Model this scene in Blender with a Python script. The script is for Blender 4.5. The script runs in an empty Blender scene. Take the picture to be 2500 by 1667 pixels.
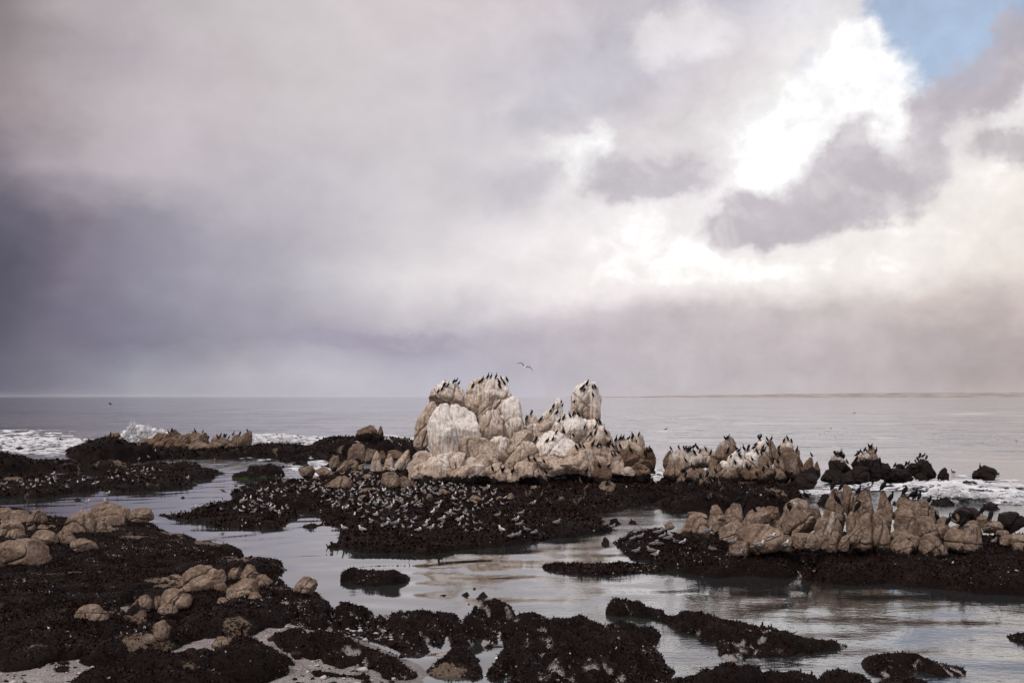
import bpy, bmesh, math, random
import numpy as np
from mathutils import Vector, Matrix, Euler
from math import radians, sin, cos, tan, atan2, pi

scene = bpy.context.scene
COL = scene.collection
random.seed(7)

# ------------------------------------------------------------------ camera
CAM_H = 8.0
LENS = 35.0
FPX = 2500.0 * LENS / 36.0          # focal length in photo pixels
PITCH = radians(3.17)
cam_d = bpy.data.cameras.new('camera')
cam_d.lens = LENS
cam_d.sensor_width = 36.0
cam_d.clip_start = 0.5
cam_d.clip_end = 80000.0
cam = bpy.data.objects.new('camera', cam_d)
COL.objects.link(cam)
cam.location = (0, 0, CAM_H)
cam.rotation_euler = (pi / 2 + PITCH, 0, 0)
scene.camera = cam


def ray(px, py):
    """photo pixel -> world direction with unit forward (y) component"""
    a, b = (px - 1250.0) / FPX, (833.5 - py) / FPX
    c, s = cos(PITCH), sin(PITCH)
    y, z = c - b * s, s + b * c
    return Vector((a / y, 1.0, z / y))


def at(px, py, dist=None, z=None):
    """world point seen at a photo pixel, at a distance or on a level"""
    d = ray(px, py)
    if dist is None:
        dist = ((z or 0.0) - CAM_H) / d.z
    return Vector((d.x * dist, dist, CAM_H + d.z * dist))


# ------------------------------------------------------------------ node helper
class NT:
    def __init__(self, tree):
        self.t = tree
        tree.nodes.clear()

    def n(self, kind, **kw):
        nd = self.t.nodes.new(kind)
        for k, v in kw.items():
            setattr(nd, k, v)
        return nd

    def link(self, a, b):
        self.t.links.new(a, b)

    def put(self, sock, v):
        if isinstance(v, E):
            self.link(v.s, sock)
        elif hasattr(v, 'is_output'):
            self.link(v, sock)
        else:
            if hasattr(sock.default_value, '__len__') and not hasattr(v, '__len__'):
                v = [v] * len(sock.default_value)
            if hasattr(v, '__len__') and len(v) == 3 and len(sock.default_value) == 4:
                v = (*v, 1.0)
            sock.default_value = v

    def m(self, op, *args, clamp=False):
        nd = self.n('ShaderNodeMath', operation=op, use_clamp=clamp)
        for i, a in enumerate(args):
            self.put(nd.inputs[i], a)
        return E(self, nd.outputs[0])

    def vm(self, op, *args, out=0):
        nd = self.n('ShaderNodeVectorMath', operation=op)
        for i, a in enumerate(args):
            self.put(nd.inputs[i], a)
        return E(self, nd.outputs[out])

    def smooth(self, x, lo, hi, a=0.0, b=1.0):
        nd = self.n('ShaderNodeMapRange', interpolation_type='SMOOTHSTEP')
        for i, v in enumerate((x, lo, hi, a, b)):
            self.put(nd.inputs[i], v)
        return E(self, nd.outputs[0])

    def lin(self, x, lo, hi, a=0.0, b=1.0):
        nd = self.n('ShaderNodeMapRange')
        nd.clamp = True
        for i, v in enumerate((x, lo, hi, a, b)):
            self.put(nd.inputs[i], v)
        return E(self, nd.outputs[0])

    def mix(self, f, a, b, blend='MIX'):
        nd = self.n('ShaderNodeMix', data_type='RGBA', blend_type=blend)
        self.put(nd.inputs[0], f)
        self.put(nd.inputs[6], a)
        self.put(nd.inputs[7], b)
        return E(self, nd.outputs[2])

    def noise(self, vec, scale, detail=4, rough=0.55, dist=0.0, out=0, lac=2.0):
        nd = self.n('ShaderNodeTexNoise')
        nd.noise_dimensions = '3D'
        self.put(nd.inputs['Vector'], vec)
        self.put(nd.inputs['Scale'], scale)
        self.put(nd.inputs['Detail'], detail)
        self.put(nd.inputs['Roughness'], rough)
        self.put(nd.inputs['Lacunarity'], lac)
        self.put(nd.inputs['Distortion'], dist)
        return E(self, nd.outputs[out])

    def voro(self, vec, scale, feature='F1', out='Distance', rnd=1.0):
        nd = self.n('ShaderNodeTexVoronoi', feature=feature)
        self.put(nd.inputs['Vector'], vec)
        self.put(nd.inputs['Scale'], scale)
        self.put(nd.inputs['Randomness'], rnd)
        return E(self, nd.outputs[out])

    def xyz(self, x, y, z):
        nd = self.n('ShaderNodeCombineXYZ')
        for i, v in enumerate((x, y, z)):
            self.put(nd.inputs[i], v)
        return E(self, nd.outputs[0])

    def sep(self, v):
        nd = self.n('ShaderNodeSeparateXYZ')
        self.put(nd.inputs[0], v)
        return [E(self, o) for o in nd.outputs]

    def ramp(self, x, stops, mode='EASE'):
        nd = self.n('ShaderNodeValToRGB')
        cr = nd.color_ramp
        cr.interpolation = mode
        while len(cr.elements) < len(stops):
            cr.elements.new(0.5)
        for e, (p, c) in zip(cr.elements, stops):
            e.position = p
            e.color = (*c[:3], 1.0) if hasattr(c, '__len__') else (c, c, c, 1.0)
        self.put(nd.inputs[0], x)
        return E(self, nd.outputs[0])


class E:
    def __init__(self, g, s):
        self.g, self.s = g, s

    def __add__(self, o): return self.g.m('ADD', self, o)
    def __radd__(self, o): return self.g.m('ADD', o, self)
    def __sub__(self, o): return self.g.m('SUBTRACT', self, o)
    def __rsub__(self, o): return self.g.m('SUBTRACT', o, self)
    def __mul__(self, o): return self.g.m('MULTIPLY', self, o)
    def __rmul__(self, o): return self.g.m('MULTIPLY', o, self)
    def __truediv__(self, o): return self.g.m('DIVIDE', self, o)


def s2l(c):
    """sRGB 0-255 -> linear"""
    r = []
    for v in c:
        v = v / 255.0
        r.append(v / 12.92 if v <= 0.04045 else ((v + 0.055) / 1.055) ** 2.4)
    return tuple(r)


# ------------------------------------------------------------------ sky
SUN_EL, SUN_ROT = radians(52), radians(232)      # sun behind thin cloud, behind the viewer's left shoulder
world = bpy.data.worlds.new('World')
scene.world = world
world.use_nodes = True


def build_sky():
    g = NT(world.node_tree)
    out = g.n('ShaderNodeOutputWorld')
    bg = g.n('ShaderNodeBackground')
    bg.inputs['Strength'].default_value = 0.1
    g.link(bg.outputs[0], out.inputs[0])
    sky = g.n('ShaderNodeTexSky', sky_type='NISHITA')
    sky.sun_disc = False
    sky.sun_elevation = SUN_EL
    sky.sun_rotation = SUN_ROT
    sky.altitude = 8
    sky.air_density = 1.0
    sky.dust_density = 0.6
    tc = g.n('ShaderNodeTexCoord')
    d = E(g, tc.outputs['Generated'])
    x, y, z = g.sep(d)
    R2D = 180.0 / pi
    az0 = g.m('ARCTAN2', x, y) * R2D
    el0 = g.m('ARCSINE', z) * R2D

    def ang(D):                                   # photo (2352 wide) -> azimuth, elevation in degrees
        v = ray(D[0] * 1.06293, D[1] * 1.06293)
        return (math.degrees(atan2(v.x, v.y)), math.degrees(atan2(v.z, math.hypot(v.x, v.y))))

    # cloud turbulence in direction space
    n_big = g.noise(g.vm('MULTIPLY', d, (1, 1, 1.7)), 6.0, 5, 0.55, out=1)
    nb = g.sep(n_big)
    n_mid = g.noise(g.vm('MULTIPLY', d, (1, 1, 1.5)), 15.0, 7, 0.62, out=1)
    nm = g.sep(n_mid)
    az = az0 + (nb[0] - 0.5) * 7.0 + (nm[0] - 0.5) * 2.2
    calm = g.smooth(el0, 0.0, 5.0, 0.25, 1.0)     # rain bands lie level near the horizon
    el = el0 + ((nb[1] - 0.5) * 5.0 + (nm[1] - 0.5) * 1.8) * calm

    cols = [-300, 0, 150, 300, 500, 700, 900, 1100, 1300, 1500, 1700, 1900, 2100, 2352, 2700]
    rows = {
        -260: [(150,142,146),(158,150,154),(180,172,176),(195,188,192),(206,200,203),(212,205,208),(214,207,210),(212,206,210),(208,202,208),(205,200,208),(206,204,214),(200,203,216),(196,200,214),(190,190,200),(188,186,194)],
        0:    [(128,120,122),(143,134,136),(176,168,170),(190,183,185),(201,195,197),(207,200,203),(210,202,205),(209,201,205),(206,199,205),(203,197,206),(208,205,216),(222,220,226),(210,208,216),(186,184,194),(180,176,184)],
        160:  [(130,122,126),(146,137,141),(172,163,168),(184,176,182),(198,190,194),(207,200,203),(209,202,206),(205,199,206),(199,194,203),(199,194,203),(222,216,219),(240,236,237),(214,208,213),(198,190,196),(186,180,186)],
        300:  [(138,126,131),(156,145,149),(184,174,179),(195,186,191),(202,194,198),(206,199,203),(209,203,207),(209,204,209),(220,215,219),(222,216,219),(236,231,232),(244,240,240),(226,219,222),(232,225,226),(214,206,208)],
        430:  [(116,110,120),(140,132,142),(178,169,176),(190,182,189),(194,187,194),(197,191,199),(208,203,208),(213,208,212),(230,225,228),(232,226,228),(242,237,238),(240,235,236),(236,230,231),(247,242,238),(234,226,222)],
        540:  [(80,82,96),(96,97,112),(132,129,144),(158,154,168),(180,175,188),(194,189,198),(214,209,213),(226,220,223),(240,234,235),(250,245,245),(250,245,244),(249,243,240),(248,242,238),(244,236,230),(232,222,216)],
        640:  [(72,76,90),(88,90,105),(124,122,139),(154,150,167),(176,172,187),(194,190,200),(219,214,217),(231,225,227),(243,236,236),(250,244,243),(251,245,242),(250,243,238),(245,237,231),(234,224,217),(218,206,200)],
        725:  [(76,79,94),(90,92,107),(122,121,139),(146,143,161),(164,160,176),(182,177,189),(199,193,201),(203,197,204),(206,197,202),(206,196,201),(206,196,198),(205,195,195),(208,196,193),(202,189,186),(190,177,174)],
        790:  [(80,83,98),(93,95,110),(122,122,139),(140,138,156),(160,157,172),(170,165,180),(168,162,178),(179,173,186),(190,182,190),(195,186,191),(195,185,189),(192,181,184),(188,177,179),(172,160,160),(164,152,152)],
        865:  [(86,89,104),(98,101,115),(130,132,146),(166,166,179),(188,185,196),(197,193,204),(192,189,200),(187,184,196),(190,184,193),(194,187,192),(193,184,188),(189,179,182),(185,174,176),(174,162,162),(168,155,155)],
        912:  [(90,93,108),(100,103,118),(134,136,150),(172,171,183),(188,185,195),(195,191,201),(194,191,201),(192,189,199),(193,187,195),(196,189,194),(196,187,190),(193,183,185),(190,179,180),(184,171,170),(178,165,164)],
    }
    a_lo, a_hi = -36.0, 36.0
    t = g.lin(az, a_lo, a_hi)
    ys = sorted(rows)
    cur = None
    prev_el = None
    for yy in ys:                                  # from the top of the picture down
        stops = []
        for ci, (cx, c) in enumerate(zip(cols, rows[yy])):
            if yy > 500:
                k_ = (1.0, 1.0, .95, .91, .92, .95, .98)[ci] if ci < 7 else 1.0
                c = (c[0] * k_ + (4 if ci < 3 else 0), c[1] * k_, c[2] * k_)
            a = ang((cx, 784))[0]
            stops.append((min(max((a - a_lo) / (a_hi - a_lo), 0), 1), s2l(c)))
        c = g.ramp(t, stops, 'CARDINAL')
        e = ang((1176, yy))[1]
        cur = c if cur is None else g.mix(g.lin(el, prev_el, e), cur, c)
        prev_el = e
    base = g.vm('SCALE', cur)
    g.put(base.s.node.inputs['Scale'], 0.812)

    # unseen overcast all round and overhead, kept brighter than in view to light rocks
    amb = g.ramp(g.lin(el0, 0, 60), [(0, s2l((188, 182, 190))), (0.2, s2l((204, 198, 203))), (1, s2l((214, 208, 212)))])
    wide = g.m('ABSOLUTE', az0)
    side = g.smooth(wide, 31.0, 62.0)
    high = g.smooth(el0, 23.0, 36.0)
    base = g.mix(g.m('MAXIMUM', side, high), base, amb)
    big = g.noise(g.vm('MULTIPLY', d, (1, 1, 2.2)), 2.6, 5, 0.58)
    base = g.mix(g.m('MAXIMUM', side, high) * g.smooth(big, 0.38, 0.66) * 0.55, base, s2l((158, 153, 164)))

    # individual clouds: sum of soft ellipses, broken up by noise
    f1 = g.noise(g.vm('MULTIPLY', d, (1, 1, 1.25)), 22.0, 8, 0.60, dist=0.3)
    f2 = g.noise(d, 34.0, 7, 0.62)
    f3 = g.noise(g.vm('ADD', d, (3.1, 1.7, 0.4)), 19.0, 6, 0.58, dist=0.5)
    n_fin = g.sep(g.noise(d, 44.0, 6, 0.62, out=1))
    azf = az0 + (nm[2] - 0.5) * 3.0 + (n_fin[0] - 0.5) * 1.7
    elf = el0 + (nm[0] - 0.5) * 2.4 + (n_fin[1] - 0.5) * 1.5

    def field(blobs):
        tot = None
        for (X, Y, rx, ry, w) in blobs:
            a, e = ang((X, Y))
            sx, sy = rx / 2287 * 57.3, ry / 2287 * 57.3
            dx, dy = (azf - a) * (1 / sx), (elf - e) * (1 / sy)
            r = g.m('EXPONENT', (dx * dx + dy * dy) * -0.7) * w
            tot = r if tot is None else tot + r
        return tot

    def layer(base, blobs, color, lo, hi, k, nz, op=1.0, wisp=0.0):
        f0 = field(blobs)
        f = f0 * (1.0 + (f2 - 0.5) * 0.8) + (nz - 0.5) * k * g.m('MINIMUM', f0 * 3.0, 1.0)
        m = g.smooth(f, lo, hi) * op
        if wisp:
            m = m * (1.0 - wisp * g.smooth(f3, 0.42, 0.68))
        return g.mix(m, base, color if isinstance(color, E) else [c * 0.812 for c in color])

    # the clear gap at top right, its blue from the sky texture
    skyc = g.vm('MULTIPLY', E(g, sky.outputs[0]), (0.1, 0.1, 0.1))
    blue = g.vm('MULTIPLY', skyc, (1.0, 1.0, 1.0))
    blue = g.mix(0.55, blue, s2l((178, 190, 208)))
    base = layer(base, [(2190, 40, 150, 95, 1.0), (2130, 140, 90, 85, 0.9), (2060, 60, 60, 80, 0.55), (2290, -10, 130, 70, 0.9)], blue, 0.34, 0.80, 0.7, f1)
    base = layer(base, [(1850, 150, 45, 50, 0.7), (1800, 20, 160, 30, 0.4)], s2l((200, 205, 222)), 0.3, 0.8, 0.5, f2, 0.6)
    # white cumulus tower and the bright gaps
    W = s2l((251, 250, 250))
    base = layer(base, [(1970, 63, 38, 32, 1.0), (1935, 115, 55, 44, 1.0), (1924, 190, 90, 56, 1.0), (1981, 230, 98, 63, 1.0), (1849, 275, 96, 62, 1.0), (1763, 346, 90, 66, .9), (1791, 426, 56, 46, .8), (2040, 190, 50, 40, .7),
                        (2050, 323, 38, 40, .8)], W, 0.14, 1.15, 1.0, f1, 0.97, 0.25)
    base = layer(base, [(1377, 334, 44, 30, 1.0), (1342, 395, 30, 38, .9), (1290, 340, 66, 36, .7)], W, 0.14, 1.1, 1.0, f1, 0.9, 0.2)
    base = layer(base, [(1544, 86, 80, 44, .9), (1486, 69, 30, 18, .8), (1500, 130, 36, 34, .6), (1620, 70, 90, 50, .6), (1165, 228, 46, 24, .6)], s2l((234, 230, 232)), 0.1, 1.1, 1.0, f1, 0.85, 0.3)
    base = layer(base, [(2281, 288, 60, 32, .9), (2327, 242, 40, 32, .9)], s2l((244, 240, 240)), 0.1, 1.0, 1.0, f1, 0.85, 0.3)
    base = layer(base, [(1460, 560, 150, 80, .8), (1900, 620, 260, 60, .7), (2080, 540, 150, 60, .6), (1600, 620, 200, 50, .6)], s2l((252, 249, 247)), 0.0, 1.5, 0.9, f1, 0.7, 0.35)
    # grey clouds drifting in front of it
    G1 = s2l((196, 189, 196))
    base = layer(base, [(1705, 530, 78, 44, 1.0), (1711, 470, 38, 36, .8), (1791, 518, 88, 40, 1.0), (1878, 442, 64, 50, 1.0), (1964, 318, 36, 44, .9), (1981, 392, 70, 54, 1.0), (2079, 438, 66, 36, .9), (2010, 492, 88, 24, .6),
                        (2143, 323, 40, 70, .9), (2137, 248, 52, 38, .8)], G1, 0.20, 0.98, 0.85, f1, 0.95, 0.30)
    base = layer(base, [(2252, 202, 72, 48, 1.0), (2333, 92, 32, 64, 1.0), (2180, 220, 60, 40, .7), (2300, 160, 50, 44, .7)], s2l((184, 176, 184)), 0.14, 1.1, 1.0, f2, 0.85, 0.35)
    base = layer(base, [(2304, 326, 66, 36, 1.0), (2345, 350, 40, 30, .7)], s2l((192, 185, 190)), 0.14, 1.1, 0.9, f2, 0.85, 0.3)
    base = layer(base, [(1417, 403, 75, 44, 1.0), (1532, 415, 74, 38, .9), (1600, 380, 60, 44, .5), (1480, 440, 80, 22, .5)], s2l((194, 188, 196)), 0.16, 1.05, 0.9, f1, 0.9, 0.3)
    base = layer(base, [(1187, 449, 66, 60, 1.0), (1262, 400, 44, 40, .6), (1090, 410, 50, 36, .5)], s2l((196, 191, 200)), 0.14, 1.2, 0.9, f1, 0.85, 0.3)
    base = layer(base, [(1371, 173, 84, 92, 1.0), (1420, 90, 60, 60, .8), (1215, 258, 90, 44, .8), (1300, 260, 90, 44, .7)], s2l((200, 196, 205)), 0.14, 1.2, 0.9, f1, 0.85, 0.3)
    # ragged dark rain cloud over the far left and the band over the horizon
    base = layer(base, [(880, 778, 170, 20, .9), (740, 765, 80, 18, .7), (980, 795, 90, 16, .5), (1250, 770, 120, 26, .35)], s2l((160, 154, 171)), 0.25, 1.1, 0.5, f1, 0.6)
    east = g.smooth(az0, -8.0, 8.0, 0.7, 1.5)
    grain = (f1 - 0.5) * 0.24 * east + (nb[2] - 0.5) * 0.24 + (f3 - 0.5) * 0.20 * east
    base = g.vm('MULTIPLY', base, g.xyz(*([1.0 + grain] * 3)))
    lum = g.sep(base)[1]
    glow = g.smooth(lum, 0.70, 0.84, 10.0, 12.6)             # sunlit cloud is brighter than the picture can show
    final = g.vm('SCALE', base)
    g.put(final.s.node.inputs['Scale'], glow)
    g.link(final.s, bg.inputs['Color'])


build_sky()

# one soft sun through thin cloud
sun_d = bpy.data.lights.new('sun', 'SUN')
sun_d.energy = 1.5
sun_d.angle = radians(12)
sun_d.color = (1.0, 0.93, 0.86)
sun = bpy.data.objects.new('sun', sun_d)
COL.objects.link(sun)
# SUN_ROT: clockwise from +Y seen from above
sdir = Vector((sin(SUN_ROT) * cos(SUN_EL), cos(SUN_ROT) * cos(SUN_EL), sin(SUN_EL)))
sun.rotation_euler = (-sdir).to_track_quat('-Z', 'Y').to_euler()

scene.view_settings.view_transform = 'Standard'
scene.view_settings.look = 'None'
scene.view_settings.exposure = 0.3
scene.view_settings.gamma = 1.0
scene.view_settings.use_curve_mapping = False
scene.cycles.max_bounces = 6
scene.cycles.use_denoising = True
scene.cycles.caustics_reflective = False
scene.cycles.caustics_refractive = False

# ------------------------------------------------------------------ numeric noise
RNG = np.random.default_rng(11)
_P = RNG.permutation(256).astype(np.int64)
_P = np.concatenate([_P, _P, _P])
_V = RNG.random(256)


def vnoise(p):
    """value noise, p (N,3) -> 0..1"""
    i = np.floor(p).astype(np.int64)
    f = p - i
    f = f * f * f * (f * (f * 6 - 15) + 10)
    i &= 255
    x0, y0, z0 = i[:, 0], i[:, 1], i[:, 2]
    x1, y1, z1 = (x0 + 1) & 255, (y0 + 1) & 255, (z0 + 1) & 255
    a, b = _P[x0], _P[x1]
    aa, ab, ba, bb = _P[a + y0], _P[a + y1], _P[b + y0], _P[b + y1]
    v = _V
    fx, fy, fz = f[:, 0], f[:, 1], f[:, 2]
    c00 = v[_P[aa + z0]] * (1 - fx) + v[_P[ba + z0]] * fx
    c10 = v[_P[ab + z0]] * (1 - fx) + v[_P[bb + z0]] * fx
    c01 = v[_P[aa + z1]] * (1 - fx) + v[_P[ba + z1]] * fx
    c11 = v[_P[ab + z1]] * (1 - fx) + v[_P[bb + z1]] * fx
    return (c00 * (1 - fy) + c10 * fy) * (1 - fz) + (c01 * (1 - fy) + c11 * fy) * fz


def fbm(p, octaves=4, gain=0.5, billow=False):
    """-1..1 (billow: 0..1, rounded lumps with sharp creases)"""
    s, a, t = 0.0, 1.0, 0.0
    q = np.array(p, dtype=float)
    for _ in range(octaves):
        n = vnoise(q) * 2 - 1
        s = s + a * (np.abs(n) if billow else n)
        t += a
        a *= gain
        q = q * 2.03 + 17.3
    return s / t


def sstep(x, lo, hi):
    t = np.clip((x - lo) / (hi - lo), 0, 1)
    return t * t * (3 - 2 * t)


# ------------------------------------------------------------------ mesh helpers
def mesh_np(name, V, F, mats, smooth=True, fmat=None, attrs=None):
    """mesh from numpy vertices and a (N,3|4) face array"""
    me = bpy.data.meshes.new(name)
    V = np.asarray(V, dtype=np.float32)
    F = np.asarray(F, dtype=np.int32)
    k = F.shape[1]
    me.vertices.add(len(V))
    me.vertices.foreach_set('co', V.ravel())
    me.loops.add(F.size)
    me.loops.foreach_set('vertex_index', F.ravel())
    me.polygons.add(len(F))
    me.polygons.foreach_set('loop_start', np.arange(0, F.size, k, dtype=np.int32))
    me.polygons.foreach_set('loop_total', np.full(len(F), k, dtype=np.int32))
    if smooth:
        me.polygons.foreach_set('use_smooth', np.ones(len(F), dtype=bool))
    for m in (mats if isinstance(mats, (list, tuple)) else [mats]):
        me.materials.append(m)
    if fmat is not None:
        me.polygons.foreach_set('material_index', np.asarray(fmat, dtype=np.int32))
    for an, av in (attrs or {}).items():
        at_ = me.attributes.new(an, 'FLOAT', 'POINT')
        at_.data.foreach_set('value', np.asarray(av, dtype=np.float32))
    me.update(calc_edges=True)
    me.validate()
    return me


def link(name, data, parent=None, loc=None, kind=None):
    o = bpy.data.objects.new(name, data)
    COL.objects.link(o)
    if loc is not None:
        o.location = loc
    if parent is not None:
        o.parent = parent
    if kind:
        o['kind'] = kind
    return o


def tag(o, label, cat, group=None):
    o['label'] = label
    o['category'] = cat
    if group:
        o['group'] = group
    return o


def thing(name, label, cat, loc, group=None):
    o = link(name, None, None, loc)
    o.empty_display_size = 0.3
    return tag(o, label, cat, group)


# ------------------------------------------------------------------ materials
def material(name):
    m = bpy.data.materials.new(name)
    m.use_nodes = True
    g = NT(m.node_tree)
    out = g.n('ShaderNodeOutputMaterial')
    b = g.n('ShaderNodeBsdfPrincipled')
    g.link(b.outputs[0], out.inputs[0])
    return m, g, b, out


def bump(g, b, h, strength, dist):
    nd = g.n('ShaderNodeBump')
    nd.inputs['Strength'].default_value = strength
    nd.inputs['Distance'].default_value = dist
    g.put(nd.inputs['Height'], h)
    g.link(nd.outputs[0], b.inputs['Normal'])


def attr(g, name):
    nd = g.n('ShaderNodeAttribute', attribute_name=name)
    return E(g, nd.outputs['Fac'])


def rock_material(name, dark, mid, light, guano_tint, streaky):
    m, g, b, out = material(name)
    tc = g.n('ShaderNodeTexCoord')
    o = E(g, tc.outputs['Object'])
    n1 = g.noise(o, 0.9, 6, 0.62)
    n2 = g.noise(o, 7.0, 6, 0.65)
    n3 = g.noise(o, 45.0, 3, 0.6)
    t = n1 * 0.55 + n2 * 0.35 + n3 * 0.14
    col = g.ramp(t, [(0.39, dark), (0.50, mid), (0.62, light)], 'LINEAR')
    # rusty stains and pale lichen
    st = g.noise(g.vm('ADD', o, (7.7, 2.1, 5.0)), 1.6, 7, 0.68)
    col = g.mix(g.smooth(st, 0.52, 0.70) * 0.5, col, (0.19, 0.108, 0.062))
    # fine joint lines
    cr = g.voro(g.vm('MULTIPLY', g.vm('ADD', o, g.vm('SCALE', g.noise(o, 2.2, 4, 0.6, out=1), 0.5)), (1.0, 1.0, 0.6)), 0.9, 'DISTANCE_TO_EDGE')
    line = g.smooth(cr, 0.0, 0.018, 1.0, 0.0) * g.smooth(n1, 0.42, 0.6)
    col = g.mix(line * 0.6, col, (0.045, 0.03, 0.022))
    # bird droppings running down from the crowns
    ga = attr(g, 'guano')
    x, y, z = g.sep(o)
    sw = g.noise(o, 1.2, 4, 0.6, out=1)
    sv = g.vm('ADD', g.vm('MULTIPLY', o, (5.2, 5.2, 0.42)), g.vm('SCALE', sw, 1.6))
    s1 = g.noise(sv, 1.0, 5, 0.6)
    s2 = g.noise(g.vm('MULTIPLY', sv, (3.1, 3.1, 2.0)), 1.0, 4, 0.6)
    pat = s1 * 0.62 + s2 * 0.38
    lim = 0.80 - ga * 0.47
    gm = g.smooth(pat - lim, -0.06, 0.13) * (0.9 * streaky)
    col = g.mix(gm, col, guano_tint)
    br = g.noise(g.vm('ADD', sv, (11.0, 3.0, 1.0)), 0.8, 5, 0.62)
    col = g.mix(g.smooth(br, 0.52, 0.66) * 0.6 * streaky, col, (0.16, 0.085, 0.042))
    # scattered white spatter
    sp = g.voro(o, 5.5, 'F1', 'Distance')
    spm = g.smooth(sp, 0.05, 0.11, 1.0, 0.0) * g.smooth(g.noise(o, 0.8, 3), 0.52, 0.62)
    col = g.mix(spm * 0.8, col, (0.62, 0.58, 0.54))
    # tide line: mussels and weed cover the foot of the rock
    wd = attr(g, 'weed')
    wm = g.smooth(wd + (g.noise(o, 3.4, 6, 0.72) - 0.5) * 1.5, 0.42, 0.56)
    wn = g.noise(o, 16.0, 4, 0.7)
    wcol = g.ramp(wn, [(0.3, (0.006, 0.004, 0.004)), (0.6, (0.020, 0.011, 0.009)), (0.75, (0.045, 0.024, 0.017))], 'LINEAR')
    col = g.mix(wm, col, wcol)
    g.put(b.inputs['Base Color'], col)
    g.put(b.inputs['Roughness'], g.mix(wm, (0.86, 0.86, 0.86), (0.62, 0.62, 0.62)))
    b.inputs['Specular IOR Level'].default_value = 0.22
    h = n1 * 1.0 + n2 * 0.55 + n3 * 0.18 - line * 0.5 + wm * (wn - 0.3) * 1.6
    bump(g, b, h, 0.7, 0.16)
    return m


M_WHITE = rock_material('whitened_granite', (0.20, 0.140, 0.100), (0.44, 0.345, 0.270), (0.62, 0.515, 0.425), (0.84, 0.79, 0.73), 1.0)
M_TAN = rock_material('tan_granite', (0.075, 0.049, 0.035), (0.170, 0.119, 0.086), (0.33, 0.250, 0.192), (0.64, 0.59, 0.54), 0.8)
M_BROWN = rock_material('brown_granite', (0.050, 0.032, 0.022), (0.130, 0.084, 0.055), (0.23, 0.155, 0.105), (0.50, 0.46, 0.41), 0.35)


def reef_material():
    m, g, b, out = material('mussel_bed')
    tc = g.n('ShaderNodeTexCoord')
    o = E(g, tc.outputs['Object'])
    n1 = g.noise(o, 0.7, 5, 0.6)
    n2 = g.noise(o, 9.0, 5, 0.7)
    n3 = g.noise(o, 38.0, 3, 0.65)
    t = n1 * 0.35 + n2 * 0.4 + n3 * 0.25
    col = g.ramp(t, [(0.34, (0.004, 0.003, 0.003)), (0.52, (0.010, 0.0055, 0.0048)), (0.66, (0.030, 0.015, 0.011))], 'LINEAR')
    bare = attr(g, 'bare')
    bm = g.smooth(bare + (n2 - 0.5) * 1.6, 0.55, 0.75)
    rk = g.ramp(n2, [(0.3, (0.07, 0.049, 0.035)), (0.7, (0.20, 0.148, 0.108))], 'LINEAR')
    col = g.mix(bm, col, rk)
    # barnacles and shell chips
    sp = g.voro(o, 9.0, 'F1', 'Distance')
    ch = g.smooth(sp, 0.10, 0.17, 1.0, 0.0) * g.smooth(g.noise(g.vm('ADD', o, (4, 9, 2)), 1.3, 4, 0.65), 0.56, 0.68)
    col = g.mix(ch, col, (0.40, 0.37, 0.36))
    shl = attr(g, 'shell')
    col = g.mix(g.smooth(shl + (n3 - 0.5) * 1.5, 0.35, 0.7), col, g.ramp(n3, [(0.3, (0.14, 0.12, 0.11)), (0.65, (0.42, 0.39, 0.37))], 'LINEAR'))
    alg = attr(g, 'algae')
    col = g.mix(g.smooth(alg + (n2 - 0.5), 0.5, 0.8), col, (0.030, 0.050, 0.012))
    g.put(b.inputs['Base Color'], col)
    b.inputs['Roughness'].default_value = 0.65
    b.inputs['Specular IOR Level'].default_value = 0.08
    bump(g, b, n2 * 0.8 + n3 * 0.5, 0.9, 0.09)
    return m


M_REEF = reef_material()


def weed_material():
    m, g, b, out = material('rockweed')
    geo = g.n('ShaderNodeNewGeometry')
    o = E(g, geo.outputs['Position'])
    n = g.noise(o, 5.0, 4, 0.7)
    k = g.noise(o, 0.35, 3, 0.6)
    rnd = E(g, geo.outputs['Random Per Island'])
    c = g.ramp(n * 0.6 + rnd * 0.4, [(0.25, (0.0034, 0.0020, 0.0019)), (0.55, (0.0185, 0.0068, 0.0054)), (0.85, (0.050, 0.022, 0.015))], 'LINEAR')
    c = g.mix(g.smooth(k, 0.50, 0.66) * 0.5, c, (0.022, 0.017, 0.007))
    g.put(b.inputs['Base Color'], c)
    wet = g.smooth(g.noise(o, 1.1, 4, 0.65), 0.50, 0.62)
    g.put(b.inputs['Roughness'], g.lin(wet, 0, 1, 0.68, 0.30))
    g.put(b.inputs['Specular IOR Level'], g.lin(wet, 0, 1, 0.05, 0.30))
    return m


M_WEED = weed_material()


def simple(name, c, rough=0.7, spec=0.3, var=0.0, scale=8.0):
    m, g, b, out = material(name)
    if var:
        geo = g.n('ShaderNodeTexCoord')
        n = g.noise(E(g, geo.outputs['Object']), scale, 4, 0.65)
        g.put(b.inputs['Base Color'], g.ramp(n, [(0.3, [v * (1 - var) for v in c]), (0.7, [min(1, v * (1 + var)) for v in c])], 'LINEAR'))
    else:
        b.inputs['Base Color'].default_value = (*c, 1)
    b.inputs['Roughness'].default_value = rough
    b.inputs['Specular IOR Level'].default_value = spec
    return m


M_SHELL = simple('shell_chips', (0.46, 0.43, 0.42), 0.6, 0.3, 0.25, 20)


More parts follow.
